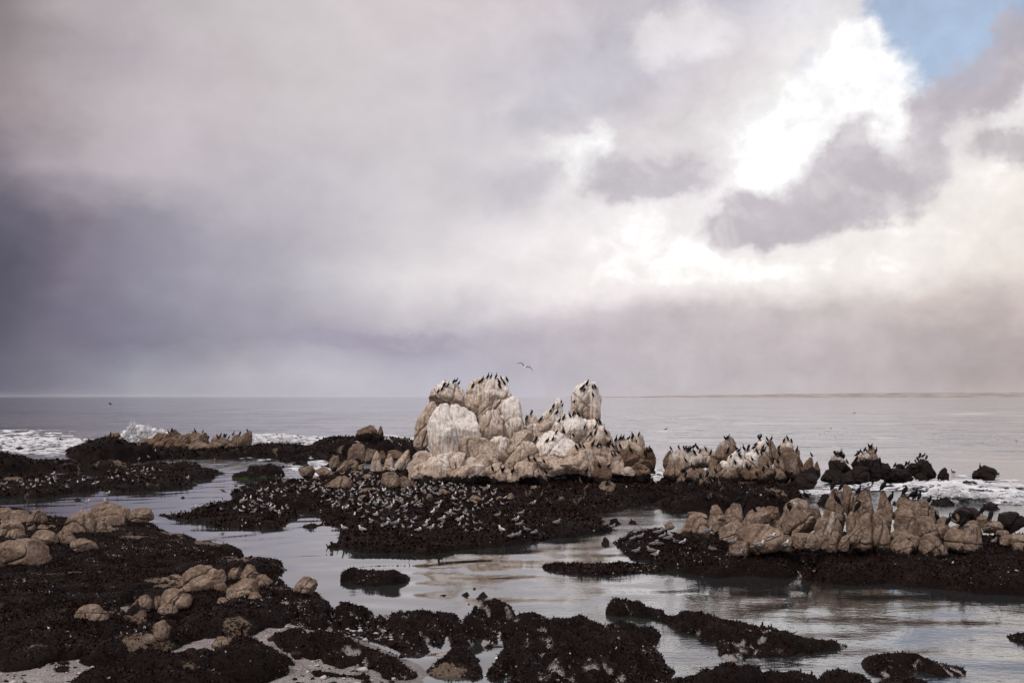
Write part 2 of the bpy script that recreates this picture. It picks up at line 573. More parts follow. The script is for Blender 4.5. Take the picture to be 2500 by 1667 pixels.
def foam_material():
    m, g, b, out = material('foam')
    geo = g.n('ShaderNodeNewGeometry')
    p = E(g, geo.outputs['Position'])
    n = g.noise(g.vm('MULTIPLY', p, (0.5, 0.9, 1.0)), 0.9, 6, 0.68, dist=0.6)
    v = g.voro(g.vm('ADD', g.vm('MULTIPLY', p, (0.55, 0.9, 1.0)), g.vm('SCALE', g.noise(p, 1.1, 4, 0.6, out=1), 0.9)), 0.9, 'DISTANCE_TO_EDGE')
    solid = g.smooth(n + g.smooth(v, 0.0, 0.30, 0.22, -0.12), 0.40, 0.56)
    g.put(b.inputs['Base Color'], g.ramp(n, [(0.35, (0.36, 0.37, 0.39)), (0.62, (0.72, 0.72, 0.74))], 'LINEAR'))
    b.inputs['Roughness'].default_value = 0.9
    b.inputs['Specular IOR Level'].default_value = 0.1
    tr = g.n('ShaderNodeBsdfTransparent')
    mx = g.n('ShaderNodeMixShader')
    g.put(mx.inputs[0], solid)
    g.link(tr.outputs[0], mx.inputs[1])
    g.link(b.outputs[0], mx.inputs[2])
    g.link(mx.outputs[0], out.inputs[0])
    return m


M_FOAM = foam_material()


def spray_material():
    m, g, b, out = material('spray')
    d = g.n('ShaderNodeBsdfDiffuse')
    t = g.n('ShaderNodeBsdfTranslucent')
    d.inputs['Color'].default_value = t.inputs['Color'].default_value = (0.92, 0.92, 0.93, 1)
    mx = g.n('ShaderNodeMixShader')
    mx.inputs[0].default_value = 0.22
    g.link(d.outputs[0], mx.inputs[1])
    g.link(t.outputs[0], mx.inputs[2])
    g.link(mx.outputs[0], out.inputs[0])
    m.node_tree.nodes.remove(b)
    return m


M_SPRAY = spray_material()
M_BLACK = simple('cormorant_plumage', (0.007, 0.0065, 0.007), 0.75, 0.12, 0.3, 14)
M_BROWNBIRD = simple('brown_plumage', (0.085, 0.062, 0.048), 0.85, 0.15, 0.45, 18)
M_BILL = simple('grey_bill', (0.05, 0.045, 0.04), 0.5, 0.3)
M_GWHITE = simple('white_plumage', (0.66, 0.65, 0.64), 0.85, 0.1)
M_GGREY = simple('grey_plumage', (0.17, 0.17, 0.185), 0.85, 0.1, 0.15, 20)
M_GMID = simple('pale_grey_plumage', (0.30, 0.27, 0.255), 0.85, 0.1, 0.2, 20)
M_GTAN = simple('mottled_plumage', (0.25, 0.205, 0.175), 0.85, 0.1, 0.45, 24)
M_GTIP = simple('black_wingtip', (0.012, 0.012, 0.013), 0.7, 0.15)
M_YBILL = simple('yellow_bill', (0.55, 0.32, 0.05), 0.5, 0.3)
M_PINK = simple('pink_leg', (0.45, 0.27, 0.23), 0.6, 0.3)


def water_material():
    m, g, b, out = material('sea_water')
    geo = g.n('ShaderNodeNewGeometry')
    p = E(g, geo.outputs['Position'])
    x, y, z = g.sep(p)
    deep = g.noise(p, 0.05, 3, 0.5)
    sh = g.noise(p, 0.16, 4, 0.55)
    col = g.ramp(deep, [(0.35, (0.016, 0.018, 0.019)), (0.7, (0.026, 0.028, 0.029))], 'LINEAR')
    shallow = g.smooth(y, 140.0, 60.0) * g.smooth(sh, 0.50, 0.70)
    col = g.mix(shallow * 0.8, col, (0.030, 0.040, 0.034))
    # ripples: long-crested, wind from the right
    q = g.vm('MULTIPLY', p, (0.75, 1.25, 1.0))
    r1 = g.noise(q, 1.15, 4, 0.55, dist=0.35)
    r2 = g.noise(q, 4.2, 3, 0.55, dist=0.2)
    r3 = g.noise(g.vm('MULTIPLY', p, (0.5, 1.3, 1.0)), 0.22, 4, 0.55)
    gust = g.smooth(g.noise(p, 0.045, 3, 0.55), 0.40, 0.64)       # calm slicks and ruffled lanes
    off = g.smooth(y, 70.0, 150.0)
    lag = g.m('MAXIMUM', off * 0.30, g.smooth(x, -2.0, 12.0) * 0.19 + 0.05)
    amp = g.m('MULTIPLY', lag, 0.35 + gust * 0.65)
    r4 = g.noise(g.vm('MULTIPLY', p, (0.30, 1.0, 1.0)), 0.50, 3, 0.55)
    r5 = g.noise(g.vm('MULTIPLY', p, (0.36, 0.10, 1.0)), 1.0, 5, 0.65)
    lane = g.smooth(g.noise(g.vm('MULTIPLY', p, (0.006, 0.030, 1.0)), 1.0, 5, 0.62), 0.36, 0.64, 0.08, 0.85)
    off = off * lane
    r6 = g.noise(g.vm('MULTIPLY', p, (1.1, 3.2, 1.0)), 1.5, 3, 0.6)
    h = (r1 * 0.20 + r2 * 0.06) * amp + r6 * 0.016 * g.smooth(x, -4.0, 8.0) * (0.3 + gust) + (r3 * 0.20 + r4 * 0.13 + r5 * 1.0) * off
    bp = g.n('ShaderNodeBump')
    bp.inputs['Strength'].default_value = 1.0
    bp.inputs['Distance'].default_value = 1.0
    g.put(bp.inputs['Height'], h)
    # sky mirrored at a glance, dark water looking straight down
    lw = g.n('ShaderNodeLayerWeight')
    lw.inputs['Blend'].default_value = 0.5
    g.link(bp.outputs[0], lw.inputs['Normal'])
    fac = g.m('POWER', E(g, lw.outputs['Facing']), 3.0) * 0.92 + 0.07
    dif = g.n('ShaderNodeBsdfDiffuse')
    g.put(dif.inputs['Color'], col)
    gl = g.n('ShaderNodeBsdfGlossy')
    gl.inputs['Color'].default_value = (1, 1, 1, 1)
    gl.inputs['Roughness'].default_value = 0.06
    g.link(bp.outputs[0], gl.inputs['Normal'])
    mx = g.n('ShaderNodeMixShader')
    g.put(mx.inputs[0], fac)
    g.link(dif.outputs[0], mx.inputs[1])
    g.link(gl.outputs[0], mx.inputs[2])
    g.link(mx.outputs[0], out.inputs[0])
    m.node_tree.nodes.remove(b)
    return m


M_WATER = water_material()


def sand_material():
    m, g, b, out = material('shell_sand')
    tc = g.n('ShaderNodeTexCoord')
    o = E(g, tc.outputs['Object'])
    n1 = g.noise(o, 0.8, 5, 0.6)
    n2 = g.noise(o, 30.0, 4, 0.7)
    v = g.voro(o, 34.0, 'F1', 'Color')
    vv = g.sep(v)[0]
    t = n1 * 0.35 + n2 * 0.35 + vv * 0.30
    col = g.ramp(t, [(0.30, (0.055, 0.046, 0.044)), (0.45, (0.19, 0.168, 0.160)), (0.62, (0.33, 0.305, 0.295)), (0.8, (0.50, 0.47, 0.46))], 'LINEAR')
    g.put(b.inputs['Base Color'], col)
    geo = g.n('ShaderNodeNewGeometry')
    pz = g.sep(E(g, geo.outputs['Position']))[2]
    wet = g.smooth(pz, 0.03, 0.12, 1.0, 0.0)
    g.put(b.inputs['Base Color'], g.mix(wet * 0.6, col, g.vm('MULTIPLY', col, (0.42, 0.40, 0.38))))
    g.put(b.inputs['Roughness'], g.lin(wet, 0, 1, 0.85, 0.35))
    b.inputs['Specular IOR Level'].default_value = 0.25
    bump(g, b, n2 * 0.5 + vv * 0.5, 0.7, 0.04)
    return m


M_SAND = sand_material()

# ------------------------------------------------------------------ coordinates of zoomed looks at the photo: origin x, y, scale
FR = {'S': (0, 0, 1), 'D': (0, 0, 1.06293), '1': (960, 860, .29762), '2': (0, 960, .29762), '3': (0, 1180, .31056), '4': (380, 1100, .42517),
      '5': (1560, 1020, .39966), '6': (1300, 1160, .5102), '7': (600, 1350, .34014), '8': (1150, 1350, .57398), 'r': (1560, 1050, .21259),
      's': (1640, 1170, .21259), 't': (2000, 1170, .21259), 'u': (660, 1030, .17007), 'v': (740, 1130, .17007), 'w': (1100, 1130, .17007),
      'x': (2000, 1050, .21259)}


def px(fr, u, v):
    a, b, k = FR[fr]
    return a + u * k, b + v * k


# ------------------------------------------------------------------ boulders
_ICO = {}


def ico(sub):
    if sub not in _ICO:
        bm = bmesh.new()
        bmesh.ops.create_icosphere(bm, subdivisions=sub, radius=1.0)
        V = np.array([v.co[:] for v in bm.verts])
        F = np.array([[v.index for v in f.verts] for f in bm.faces])
        bm.free()
        _ICO[sub] = (V / np.linalg.norm(V, axis=1, keepdims=True), F)
    return _ICO[sub]


def boulder_shape(seed, a, b, c, roll=0.0, p=2.6, taper=0.15, cuts=8, cracks=3, rough=0.62, sub=5, lean=0.0, yaw=None):
    """a rounded granite block: half sizes a (across), b (deep), c (high)"""
    r = np.random.default_rng(seed)
    U, F = ico(sub)
    rad = (np.abs(U) ** p).sum(1) ** (-1.0 / p)
    P = U * rad[:, None]
    yw = r.uniform(-0.5, 0.5) if yaw is None else yaw
    P = P @ np.array([[cos(yw), sin(yw), 0], [-sin(yw), cos(yw), 0], [0, 0, 1]])
    for _ in range(cuts):                                   # worn joint faces
        n = r.normal(size=3)
        n[2] = n[2] * 0.6 + 0.15
        n /= np.linalg.norm(n)
        d = r.uniform(0.60, 0.90)
        s = P @ n - d
        P -= np.outer(np.log1p(np.exp(np.clip(s * 46, -30, 30))) / 46 * 0.95, n)
    t = (P[:, 2] + 1) / 2
    k = 1 - taper * np.clip(t, 0, 1.1) ** 1.3
    P[:, 0] *= k
    P[:, 1] *= k
    o = r.uniform(0, 200, 3)
    asp = np.array([a, b, c]) / max(a, b, c)
    Q = P * asp
    P *= (1 + 0.17 * rough * fbm(Q * 1.5 + o, 3, 0.5))[:, None]
    P *= (1 - 0.10 * rough * (1 - fbm(Q * 3.0 + o + 40, 4, 0.55, True) * 2.2))[:, None]
    rid = 1 - np.abs(fbm(Q * 2.1 + o + 120, 3, 0.5)) * 2.4
    P *= (1 + 0.055 * rough * np.clip(rid, -1, 1))[:, None]
    base = r.normal(size=3)
    for i in range(cracks):                                 # open joints, roughly parallel sets
        n = r.normal(size=3) * 0.55 + base * (1 if i % 2 == 0 else 0.1)
        n[2] *= 0.55
        n /= np.linalg.norm(n)
        off = r.uniform(-0.5, 0.55)
        d = Q @ n - off * max(asp[0], .5) + 0.10 * fbm(Q * 1.7 + o + 9 * i, 2)
        w = r.uniform(0.014, 0.036)
        P *= (1 - r.uniform(0.14, 0.32) * np.exp(-(d / w) ** 2) - 0.03 * np.exp(-(d / (w * 4)) ** 2))[:, None]
        P += np.outer(0.055 * np.tanh(d / 0.04) * r.uniform(-1, 1), n)
    # weathering flutes run down the steep sides
    fl = fbm(np.c_[Q[:, 0] * 7, Q[:, 1] * 7, Q[:, 2] * 0.9] + o + 80, 3, 0.55)
    P *= (1 + 0.014 * rough * fl + 0.010 * rough * fbm(Q * 13 + o, 3, 0.6))[:, None]
    P -= (P.max(0) + P.min(0)) / 2
    P *= np.array([a, b, c]) / (np.ptp(P, axis=0) / 2)
    P[:, 0] += lean * P[:, 2]
    if roll:
        ra = radians(roll)
        x, z = P[:, 0].copy(), P[:, 2].copy()
        P[:, 0] = x * cos(ra) + z * sin(ra)
        P[:, 2] = -x * sin(ra) + z * cos(ra)
    return P, F


_bn = [100]
LAND = []                                   # landmarks for describing where birds sit


def boulder(parent, fr, u, v, hu, hv, dist, roll=0, mat=None, guano=0.0, weedz=0.4, label=None, name='boulder', depth=0.85, sub=None, grow=1.05, **kw):
    x, y = px(fr, u, v)
    k = FR[fr][2]
    rest = kw.pop('rest', None)
    if rest is not None:
        dist = (CAM_H - rest) * FPX / (y + hv * k * 0.72 - 968.0)
    c = at(x, y, dist)
    m = dist / FPX
    a, h = hu * k * m, hv * k * m
    # the foot reaches down into whatever carries it
    ext = kw.pop('foot', 0.12) * h
    big = max(hu, hv) * k
    if sub is None:
        sub = 6 if big > 44 else (5 if big > 15 else 4)
    _bn[0] += 1
    P, F = boulder_shape(kw.pop('seed', _bn[0]), a * grow, max(a, h * 0.55) * depth, (h + ext / 2) * (grow - .03), roll, sub=sub, **kw)
    c.z -= ext / 2
    W = P + np.array(c)
    # tide line and droppings, as values on the rock itself
    wn = fbm(W * 0.8, 3) * 0.45
    weed = np.clip(0.5 + (weedz - W[:, 2] + wn) / 0.9, 0, 1)
    up = (P[:, 2] - P[:, 2].min()) / (np.ptp(P[:, 2]) + 1e-6)
    ga = np.clip(guano * (0.35 + 0.95 * up) + 0.15 * fbm(W * 0.5 + 31, 2) * (guano > 0), 0, 1)
    pl = Vector(parent.location) if parent is not None else Vector((0, 0, 0))
    me = mesh_np(name, P, F, mat, attrs={'weed': weed, 'guano': ga})
    o = link(name, me, parent, c - pl)
    if label:
        o['label'] = label
    return o


# ------------------------------------------------------------------ reefs: low ledges with an outline on the water
def sdf(X, Y, poly):
    """signed distance to a polygon, positive inside"""
    d = np.full(X.shape, 1e9)
    ins = np.zeros(X.shape, dtype=bool)
    n = len(poly)
    for i in range(n):
        (x0, y0), (x1, y1) = poly[i], poly[(i + 1) % n]
        ex, ey = x1 - x0, y1 - y0
        L = ex * ex + ey * ey + 1e-12
        t = np.clip(((X - x0) * ex + (Y - y0) * ey) / L, 0, 1)
        d = np.minimum(d, np.hypot(X - x0 - t * ex, Y - y0 - t * ey))
        c = (y0 > Y) != (y1 > Y)
        if abs(ey) > 1e-12:
            ins ^= c & (X < ex * (Y - y0) / ey + x0)
    return np.where(ins, d, -d)


def seg_dist(X, Y, line):
    d = np.full(X.shape, 1e9)
    for (x0, y0), (x1, y1) in zip(line[:-1], line[1:]):
        ex, ey = x1 - x0, y1 - y0
        t = np.clip(((X - x0) * ex + (Y - y0) * ey) / (ex * ex + ey * ey + 1e-12), 0, 1)
        d = np.minimum(d, np.hypot(X - x0 - t * ex, Y - y0 - t * ey))
    return d


def smax(a, b, k):
    h = np.clip(0.5 + 0.5 * (a - b) / k, 0, 1)
    return b * (1 - h) + a * h + k * h * (1 - h)


def tufts(pos, nor, size, rng, pale_p):
    """clumps of short fronds: three crossed leaf triangles each"""
    n = len(pos)
    Vs, Fs, Ms = [], [], []
    pale = rng.random(n) < pale_p
    for k in range(3):
        d = rng.normal(size=(n, 3))
        d -= nor * (d * nor).sum(1, keepdims=True)
        d /= np.linalg.norm(d, axis=1, keepdims=True) + 1e-9
        s = size * rng.uniform(0.6, 1.3, n)
        tip = nor * (s * rng.uniform(0.25, 0.95, n))[:, None] + d * (s * rng.uniform(0.2, 0.9, n))[:, None]
        side = np.cross(nor, d) * (s * rng.uniform(0.28, 0.55, n))[:, None]
        b0 = pos - nor * (0.15 * s)[:, None]
        Vs += [b0 - side, b0 + side, pos + tip + side * 0.55, pos + tip * 0.92 - side * 0.5]
    V = np.stack(Vs, 1)                                  # n, 12, 3
    base = np.arange(n)[:, None] * 12
    F = np.concatenate([base + np.array([0, 1, 2, 3]) + 4 * k for k in range(3)], 0)
    M = np.tile(pale.astype(int), 3)
    return V.reshape(-1, 3), F, M


N_TUFT = [0]


def reef(name, label, cat, fr, pts, H, w=0.5, res=0.1, slope=0.0, mounds=(), grooves=(), seed=0, group=None, lump=0.22, wob=0.35,
         weeds=0, wsize=0.08, bare=0.0, algae=0.0, pale=0.02, dome=0.0, kind=None, mk=(1, 1), strat=0.0):
    """pts: (u, v[, height of the silhouette]); mounds: (u, v, radius m, height m); grooves: ([(u, v)...], width m, depth m)"""
    def g2(p):
        x, y = px(fr, p[0], p[1])
        q = at(x, y, z=(p[2] if len(p) > 2 else 0.0))
        return (q.x, q.y)
    mounds = [(u, v, r_ * mk[0], h_ * mk[1]) for (u, v, r_, h_) in mounds]
    poly = [g2(p) for p in pts]
    A = np.array(poly)
    ext = list(poly)
    for (u, v, rad, hh) in mounds:
        mx, my = g2((u, v, hh * 0.5))
        ext += [(mx - rad * 1.5, my - rad * 1.5), (mx + rad * 1.5, my + rad * 1.5)]
    x0, y0 = np.min(ext, 0) - 1.2
    x1, y1 = np.max(ext, 0) + 1.2
    wob = min(wob, 0.10 * min(np.ptp(A, axis=0)))
    nx, ny = int((x1 - x0) / res) + 2, int((y1 - y0) / res) + 2
    gx, gy = np.linspace(x0, x1, nx), np.linspace(y0, y1, ny)
    X, Y = np.meshgrid(gx, gy)
    o = seed * 13.7
    flat = np.c_[X.ravel(), Y.ravel(), np.full(X.size, o)]
    nz = lambda s, oc=3, b=False: fbm(flat * [s, s, 1], oc, 0.55, b).reshape(X.shape)
    sd = sdf(X, Y, poly) + wob * nz(0.55, 4)
    top = H * (1 + 0.45 * nz(0.28, 3)) + slope * (Y - A[:, 1].min()) + dome * np.clip(sd, 0, 6)
    Z = np.where(sd > 0, top * (1 - np.exp(-np.maximum(sd, 0) / w)), sd * 0.9)
    for (u, v, rad, hh) in mounds:
        mx, my = g2((u, v, hh * 0.5))
        d = np.hypot((X - mx), (Y - my)) / rad * (1 + 0.25 * nz(0.9, 2))
        Z = smax(Z, hh * np.sqrt(np.clip(1 - d * d, 0, 1)) - np.clip(d - 1, 0, 9) * 1.2, 0.18)
    G = np.zeros_like(Z)
    for (line, gw, gd) in grooves:
        L = [g2((p[0], p[1], p[2] if len(p) > 2 else H * 0.7)) for p in line]
        d = seg_dist(X, Y, L) + 0.12 * nz(1.6, 2)
        Z -= gd * np.exp(-(d / gw) ** 2) * (Z > -0.1)
        G = np.maximum(G, np.exp(-(d / (gw * 0.55)) ** 2) * sstep(nz(2.6, 3), -.1, .35))
    if strat:                                             # tilted beds: furrows running down the ledge
        cs, sn = cos(0.45), sin(0.45)
        A_, B_2 = X * cs + Y * sn, -X * sn + Y * cs
        fn = fbm(np.c_[A_.ravel() * 1.5, B_2.ravel() * 0.22, np.full(X.size, o + 3)], 3, 0.5).reshape(X.shape)
        tr = 1 - sstep(np.abs(fn), 0.0, 0.20)
        Z -= strat * tr * sstep(Z, 0.05, 0.3)
        G = np.maximum(G, tr * 0.95 * sstep(nz(1.9, 3), -0.05, 0.4))
    wet = sstep(Z, -0.1, 0.25)
    Z += wet * lump * (0.75 * (nz(0.6, 3, True) - 0.30) + 0.42 * (nz(2.6, 3, True) - 0.3))
    Z += wet * 0.05 * nz(7.0, 2)
    keep = (np.maximum(np.maximum(Z[:-1, :-1], Z[1:, :-1]), np.maximum(Z[:-1, 1:], Z[1:, 1:])) > -0.18)
    idx = np.arange(nx * ny).reshape(ny, nx)
    F = np.stack([idx[:-1, :-1], idx[:-1, 1:], idx[1:, 1:], idx[1:, :-1]], -1)[keep]
    used = np.unique(F)
    remap = np.full(nx * ny, -1)
    remap[used] = np.arange(len(used))
    F = remap[F]
    gzy, gzx = np.gradient(Z, res)
    N = np.stack([-gzx, -gzy, np.ones_like(Z)], -1)
    N /= np.linalg.norm(N, axis=-1, keepdims=True)
    P = np.stack([X, Y, Z], -1)
    # mussel clumps swell sideways too
    P += N * (wet * 0.10 * (nz(3.2, 2, True) - 0.25))[..., None] * [1, 1, 0]
    bare_n = sstep(nz(0.45, 4) * 0.5 + 0.5, 0.62 - 0.35 * bare, 0.85 - 0.35 * bare) if bare > 0 else np.zeros_like(Z)
    al = algae * sstep(-Z, -0.45, -0.05) * (0.6 + 0.8 * (nz(0.8, 2) * .5 + .5))
    pv = P.reshape(-1, 3)[used]
    c = Vector((float(A[:, 0].mean()), float(A[:, 1].mean()), 0.0))
    me = mesh_np(name, pv - np.array(c), F, M_REEF, attrs={'shell': G.ravel()[used], 'bare': bare_n.ravel()[used], 'algae': al.ravel()[used]})
    ob = link(name, me, None, c, kind)
    tag(ob, label, cat, group)
    if weeds:
        rng = np.random.default_rng(seed + 500)
        vis = (Z > 0.02)
        area = vis.sum() * res * res
        n = int(area * weeds * 1.9)
        cand = np.flatnonzero(vis.ravel())
        pick = rng.choice(cand, n)
        br = bare_n.ravel()[pick]
        pick = pick[rng.random(n) > br * 0.93]
        n = len(pick)
        q = P.reshape(-1, 3)[pick] + np.c_[rng.uniform(-.5, .5, (n, 2)) * res, np.zeros(n)]
        nn = N.reshape(-1, 3)[pick]
        nn = nn + rng.normal(size=nn.shape) * 0.25
        nn /= np.linalg.norm(nn, axis=1, keepdims=True)
        cl = nz(0.5, 3).ravel()[pick]
        gv = np.zeros(n)
        pp = pale * 0.55 * (0.15 + 6.0 * sstep(cl, 0.18, 0.5))
        pp = np.clip(pp + 0.55 * G.ravel()[pick], 0, .8)
        frond = rng.random(n) < .10
        s = wsize * 0.62 * np.where(frond, 2.6, 1.0) * rng.uniform(0.55, 1.4, n) * (1 + 0.5 * nz(1.1, 2).ravel()[pick])
        nn = np.where(frond[:, None], nn * [.5, .5, .55], nn)
        pp = np.where(frond, 0, pp)
        TV, TF, TM = tufts(q - np.array(c), nn, s, rng, pp)
        N_TUFT[0] += len(TF)
        wm = mesh_np('seaweed', TV, TF, [M_WEED, M_SHELL], smooth=False, fmat=TM)
        link('seaweed', wm, ob, None, 'stuff')
    return ob

# ------------------------------------------------------------------ the sea
def sea_height(X, Y):
    sh = X.shape
    xf, yf = X.ravel(), Y.ravel()
    Z = np.zeros(xf.shape)
    off = sstep(yf, 95, 190)
    rng = np.random.default_rng(5)
    for L, a in ((34, .15), (21, .11), (13, .085), (8, .055), (5.2, .04), (3.4, .022)):
        for _ in range(2):
            th = radians(-96 + rng.uniform(-28, 28))
            kx, ky = cos(th) * 2 * pi / L, sin(th) * 2 * pi / L
            env = 0.5 + 0.5 * fbm(np.c_[xf / (L * 4), yf / (L * 2.2), np.full(xf.size, rng.uniform(0, 99))], 2)
            ok = np.clip(L / (yf * 0.006 * 3.0) - 0.4, 0, 1)
            Z += a * env * off * ok * np.sin(kx * xf + ky * yf + rng.uniform(0, 6.28) + 1.2 * fbm(np.c_[xf / 40, yf / 40, np.full(xf.size, 3.3)], 2))
    # small chop inside the rocks
    lag = (1 - off) * np.clip(1.2 - yf / 140, 0, 1)
    for L, a in ((4.0, .018), (2.3, .012)):
        for _ in range(3):
            th = radians(-70 + rng.uniform(-50, 50))
            Z += a * 0.6 * lag * np.sin((cos(th) * xf + sin(th) * yf) * 2 * pi / L + rng.uniform(0, 6.28) + 2.0 * fbm(np.c_[xf / 9, yf / 9, np.full(xf.size, 8.0)], 2))
    # swells rearing up just outside the reef: left of the picture and at the right behind the near rocks
    for (fr, u, v, hx, wy, hh) in (('2', 120, 345, 17, 6.0, 1.0), ('2', 450, 330, 16, 6, 0.5), ('x', 1900, 690, 9, 2.2, 0.5), ('x', 2400, 730, 8, 2.2, 0.5)):
        q = at(*px(fr, u, v), z=0)
        Z += hh * np.exp(-((xf - q.x) / hx) ** 2 - ((yf - q.y) / wy) ** 2)
    return Z.reshape(sh)


def build_sea():
    gy = [14.0]
    while gy[-1] < 28000:
        y = gy[-1]
        gy.append(y + max(0.22, y * (0.0060 if y < 500 else 0.02)))
    gy = np.array(gy)
    nx = 430
    t = np.linspace(-1, 1, nx)
    t = np.sign(t) * (0.62 * np.abs(t) + 0.38 * np.abs(t) ** 3) * 1.05
    X = t[None, :] * (gy[:, None] + 6)
    Y = np.repeat(gy[:, None], nx, 1)
    Z = sea_height(X, Y)
    ny = len(gy)
    idx = np.arange(nx * ny).reshape(ny, nx)
    F = np.stack([idx[:-1, :-1], idx[:-1, 1:], idx[1:, 1:], idx[1:, :-1]], -1).reshape(-1, 4)
    me = mesh_np('sea', np.stack([X, Y, Z], -1).reshape(-1, 3), F, M_WATER)
    o = link('sea', me, kind='structure')
    o['label'] = 'grey sea with calm tide channels between the dark ledges'
    o['category'] = 'sea'
    return o


build_sea()

# shore sand in the lower left corner
def build_beach():
    poly = [at(x, y).xy[:] for x, y in ((-500, 1480), (60, 1490), (330, 1480), (560, 1500), (650, 1500), (790, 1505), (880, 1552), (960, 1585), (1005, 1615), (1035, 1640), (1010, 1700), (1020, 1800), (-500, 1800))]
    A = np.array(poly)
    res = 0.10
    gx = np.arange(A[:, 0].min() - 1, A[:, 0].max() + 1, res)
    gy = np.arange(A[:, 1].min() - 1, A[:, 1].max() + 1, res)
    X, Y = np.meshgrid(gx, gy)
    fl = np.c_[X.ravel(), Y.ravel(), np.zeros(X.size)]
    sd = sdf(X, Y, poly) + 0.5 * fbm(fl * [.5, .5, 1], 3).reshape(X.shape)
    Z = np.where(sd > 0, 0.15 * (1 - np.exp(-np.maximum(sd, 0) / 1.2)), sd * 0.25)
    Z += 0.045 * fbm(fl * [.7, .7, 1] + 5, 4).reshape(X.shape) + 0.012 * fbm(fl * [6, 6, 1], 2).reshape(X.shape)
    keep = np.maximum(Z[:-1, :-1], Z[1:, 1:]) > -0.3
    ny, nx = X.shape
    idx = np.arange(nx * ny).reshape(ny, nx)
    F = np.stack([idx[:-1, :-1], idx[:-1, 1:], idx[1:, 1:], idx[1:, :-1]], -1)[keep]
    me = mesh_np('beach', np.stack([X, Y, Z], -1).reshape(-1, 3), F, M_SAND)
    o = link('beach', me, kind='structure')
    o['label'] = 'pale shell sand between dark ledges in the lower left corner'
    o['category'] = 'beach'


build_beach()

# low dunes across the bay
def build_far_shore():
    xs = np.linspace(1380, 3300, 420)
    D0 = 9000.0
    prof = [(0.0, 1.0), (0.12, 1.0), (1.0, 0.45), (2.5, 0.3), (5.0, 0.0)]
    px_, hh = [], []
    V = []
    for i, xx in enumerate(xs):
        n = fbm(np.array([[xx * 0.012, 2.2, 0.5]]), 4)[0]
        n2 = fbm(np.array([[xx * 0.05, 7.2, 0.5]]), 3)[0]
        grow = min(1.0, max(0.0, (xx - 1560) / 650.0))
        h = (8 + 38 * grow ** 0.8) * (1 + 0.20 * n + 0.10 * n2) * (1 if xx > 1440 else max(0, (xx - 1380) / 60))
        x = (xx - 1250) / FPX * D0
        for (f, s) in ((-60, -2), (0, h * 0.35), (90, h * 0.45), (160, h), (420, h * 0.8), (900, -2)):
            V.append((x, D0 + f, s))
    k = 6
    F = [(i * k + j, (i + 1) * k + j, (i + 1) * k + j + 1, i * k + j + 1) for i in range(len(xs) - 1) for j in range(k - 1)]
    m, g, b, out = material('dune_sand')
    geo = g.n('ShaderNodeNewGeometry')
    p = E(g, geo.outputs['Position'])
    n = g.noise(g.vm('MULTIPLY', p, (1, 1, 6)), 0.006, 5, 0.6)
    g.put(b.inputs['Base Color'], g.ramp(n, [(0.40, (0.26, 0.225, 0.215)), (0.60, (0.37, 0.32, 0.29))], 'LINEAR'))
    b.inputs['Roughness'].default_value = 0.95
    o = link('distant_shore', mesh_np('distant_shore', V, np.array(F)[:, ::-1], m, smooth=False), kind='structure')
    o['label'] = 'low sandy shore of dunes along the horizon at right'
    o['category'] = 'shore'


build_far_shore()

# ------------------------------------------------------------------ far left: surf-washed rocks
CARR = 'weed covered ledges'
reef('reef_ledge', 'long black ledge with low humps at the left edge, in front of the breaking surf', 'ledge', '2',
     [(-160, 600), (0, 605), (400, 610), (690, 605), (660, 590), (560, 560, .5), (430, 545, .7), (210, 530, .9), (0, 500, 1.2), (-160, 490, 1.2)], 1.0, 1.0, .30, seed=1, mk=(.5, .6),
     mounds=[(30, 570, 5.0, 3.1), (-60, 560, 6, 3.3), (130, 570, 4.0, 2.2), (230, 585, 3.4, 1.9), (330, 590, 3.6, 1.8), (560, 600, 3.5, 1.2)], group=CARR, lump=.5, weeds=8, wsize=.25, bare=.25)
reef('reef_ledge', 'round black hump of rock left of the pool, in front of the tan cormorant rocks', 'ledge', '2',
     [(700, 600), (740, 605), (870, 608), (1025, 602), (1040, 590), (1020, 575, .3), (960, 565, .5), (880, 560, .5), (780, 570, .5), (710, 585, .3)], 0.6, .8, .25, seed=2, mk=(.5, .6),
     mounds=[(880, 590, 4.4, 2.2), (800, 595, 3.2, 1.5), (970, 592, 2.8, 1.6)], group=CARR, lump=.4, weeds=8, wsize=.22, bare=.2)
reef('reef_ledge', 'black ledge at the left edge dotted with roosting gulls', 'ledge', '2',
     [(-160, 860), (100, 850), (300, 855), (480, 838), (700, 803), (820, 802), (815, 760), (770, 715, .3), (700, 690, .5), (560, 672, .6), (480, 665, .6), (330, 662, .6), (230, 655, .6), (100, 675, .6), (0, 680, .5), (-160, 680, .5)], 0.85, .8, .16, seed=3, mk=(.75, .8),
     mounds=[(210, 720, 3.2, 1.3), (60, 740, 3.0, 1.1), (600, 720, 1.7, 1.3), (380, 740, 2.5, 1.1)], group=CARR, lump=.35, weeds=14, wsize=.17, bare=.08)
reef('reef_ledge', 'broad humped black ledge with green weed at its right tip', 'ledge', '2',
     [(830, 790), (1000, 806), (1200, 806), (1400, 782), (1600, 757), (1640, 745), (1520, 718), (1640, 706), (1770, 697), (1750, 685), (1640, 678), (1720, 668), (1840, 657), (1700, 636, .2), (1580, 612, .3), (1560, 600, .4), (1470, 590, .5),
      (1420, 612, .5), (1360, 600, .6), (1280, 592, .6), (1190, 600, .6), (1040, 610, .6), (900, 660, .5), (770, 700, .4)], 0.75, .8, .16, seed=4, mk=(.75, .8),
     mounds=[(1290, 620, 4.2, 1.5), (1160, 640, 3.5, 1.2), (1510, 610, 2.6, 1.5), (1000, 680, 3.0, 1.0)], group=CARR, lump=.35, weeds=14, wsize=.17, bare=.08, algae=.5)
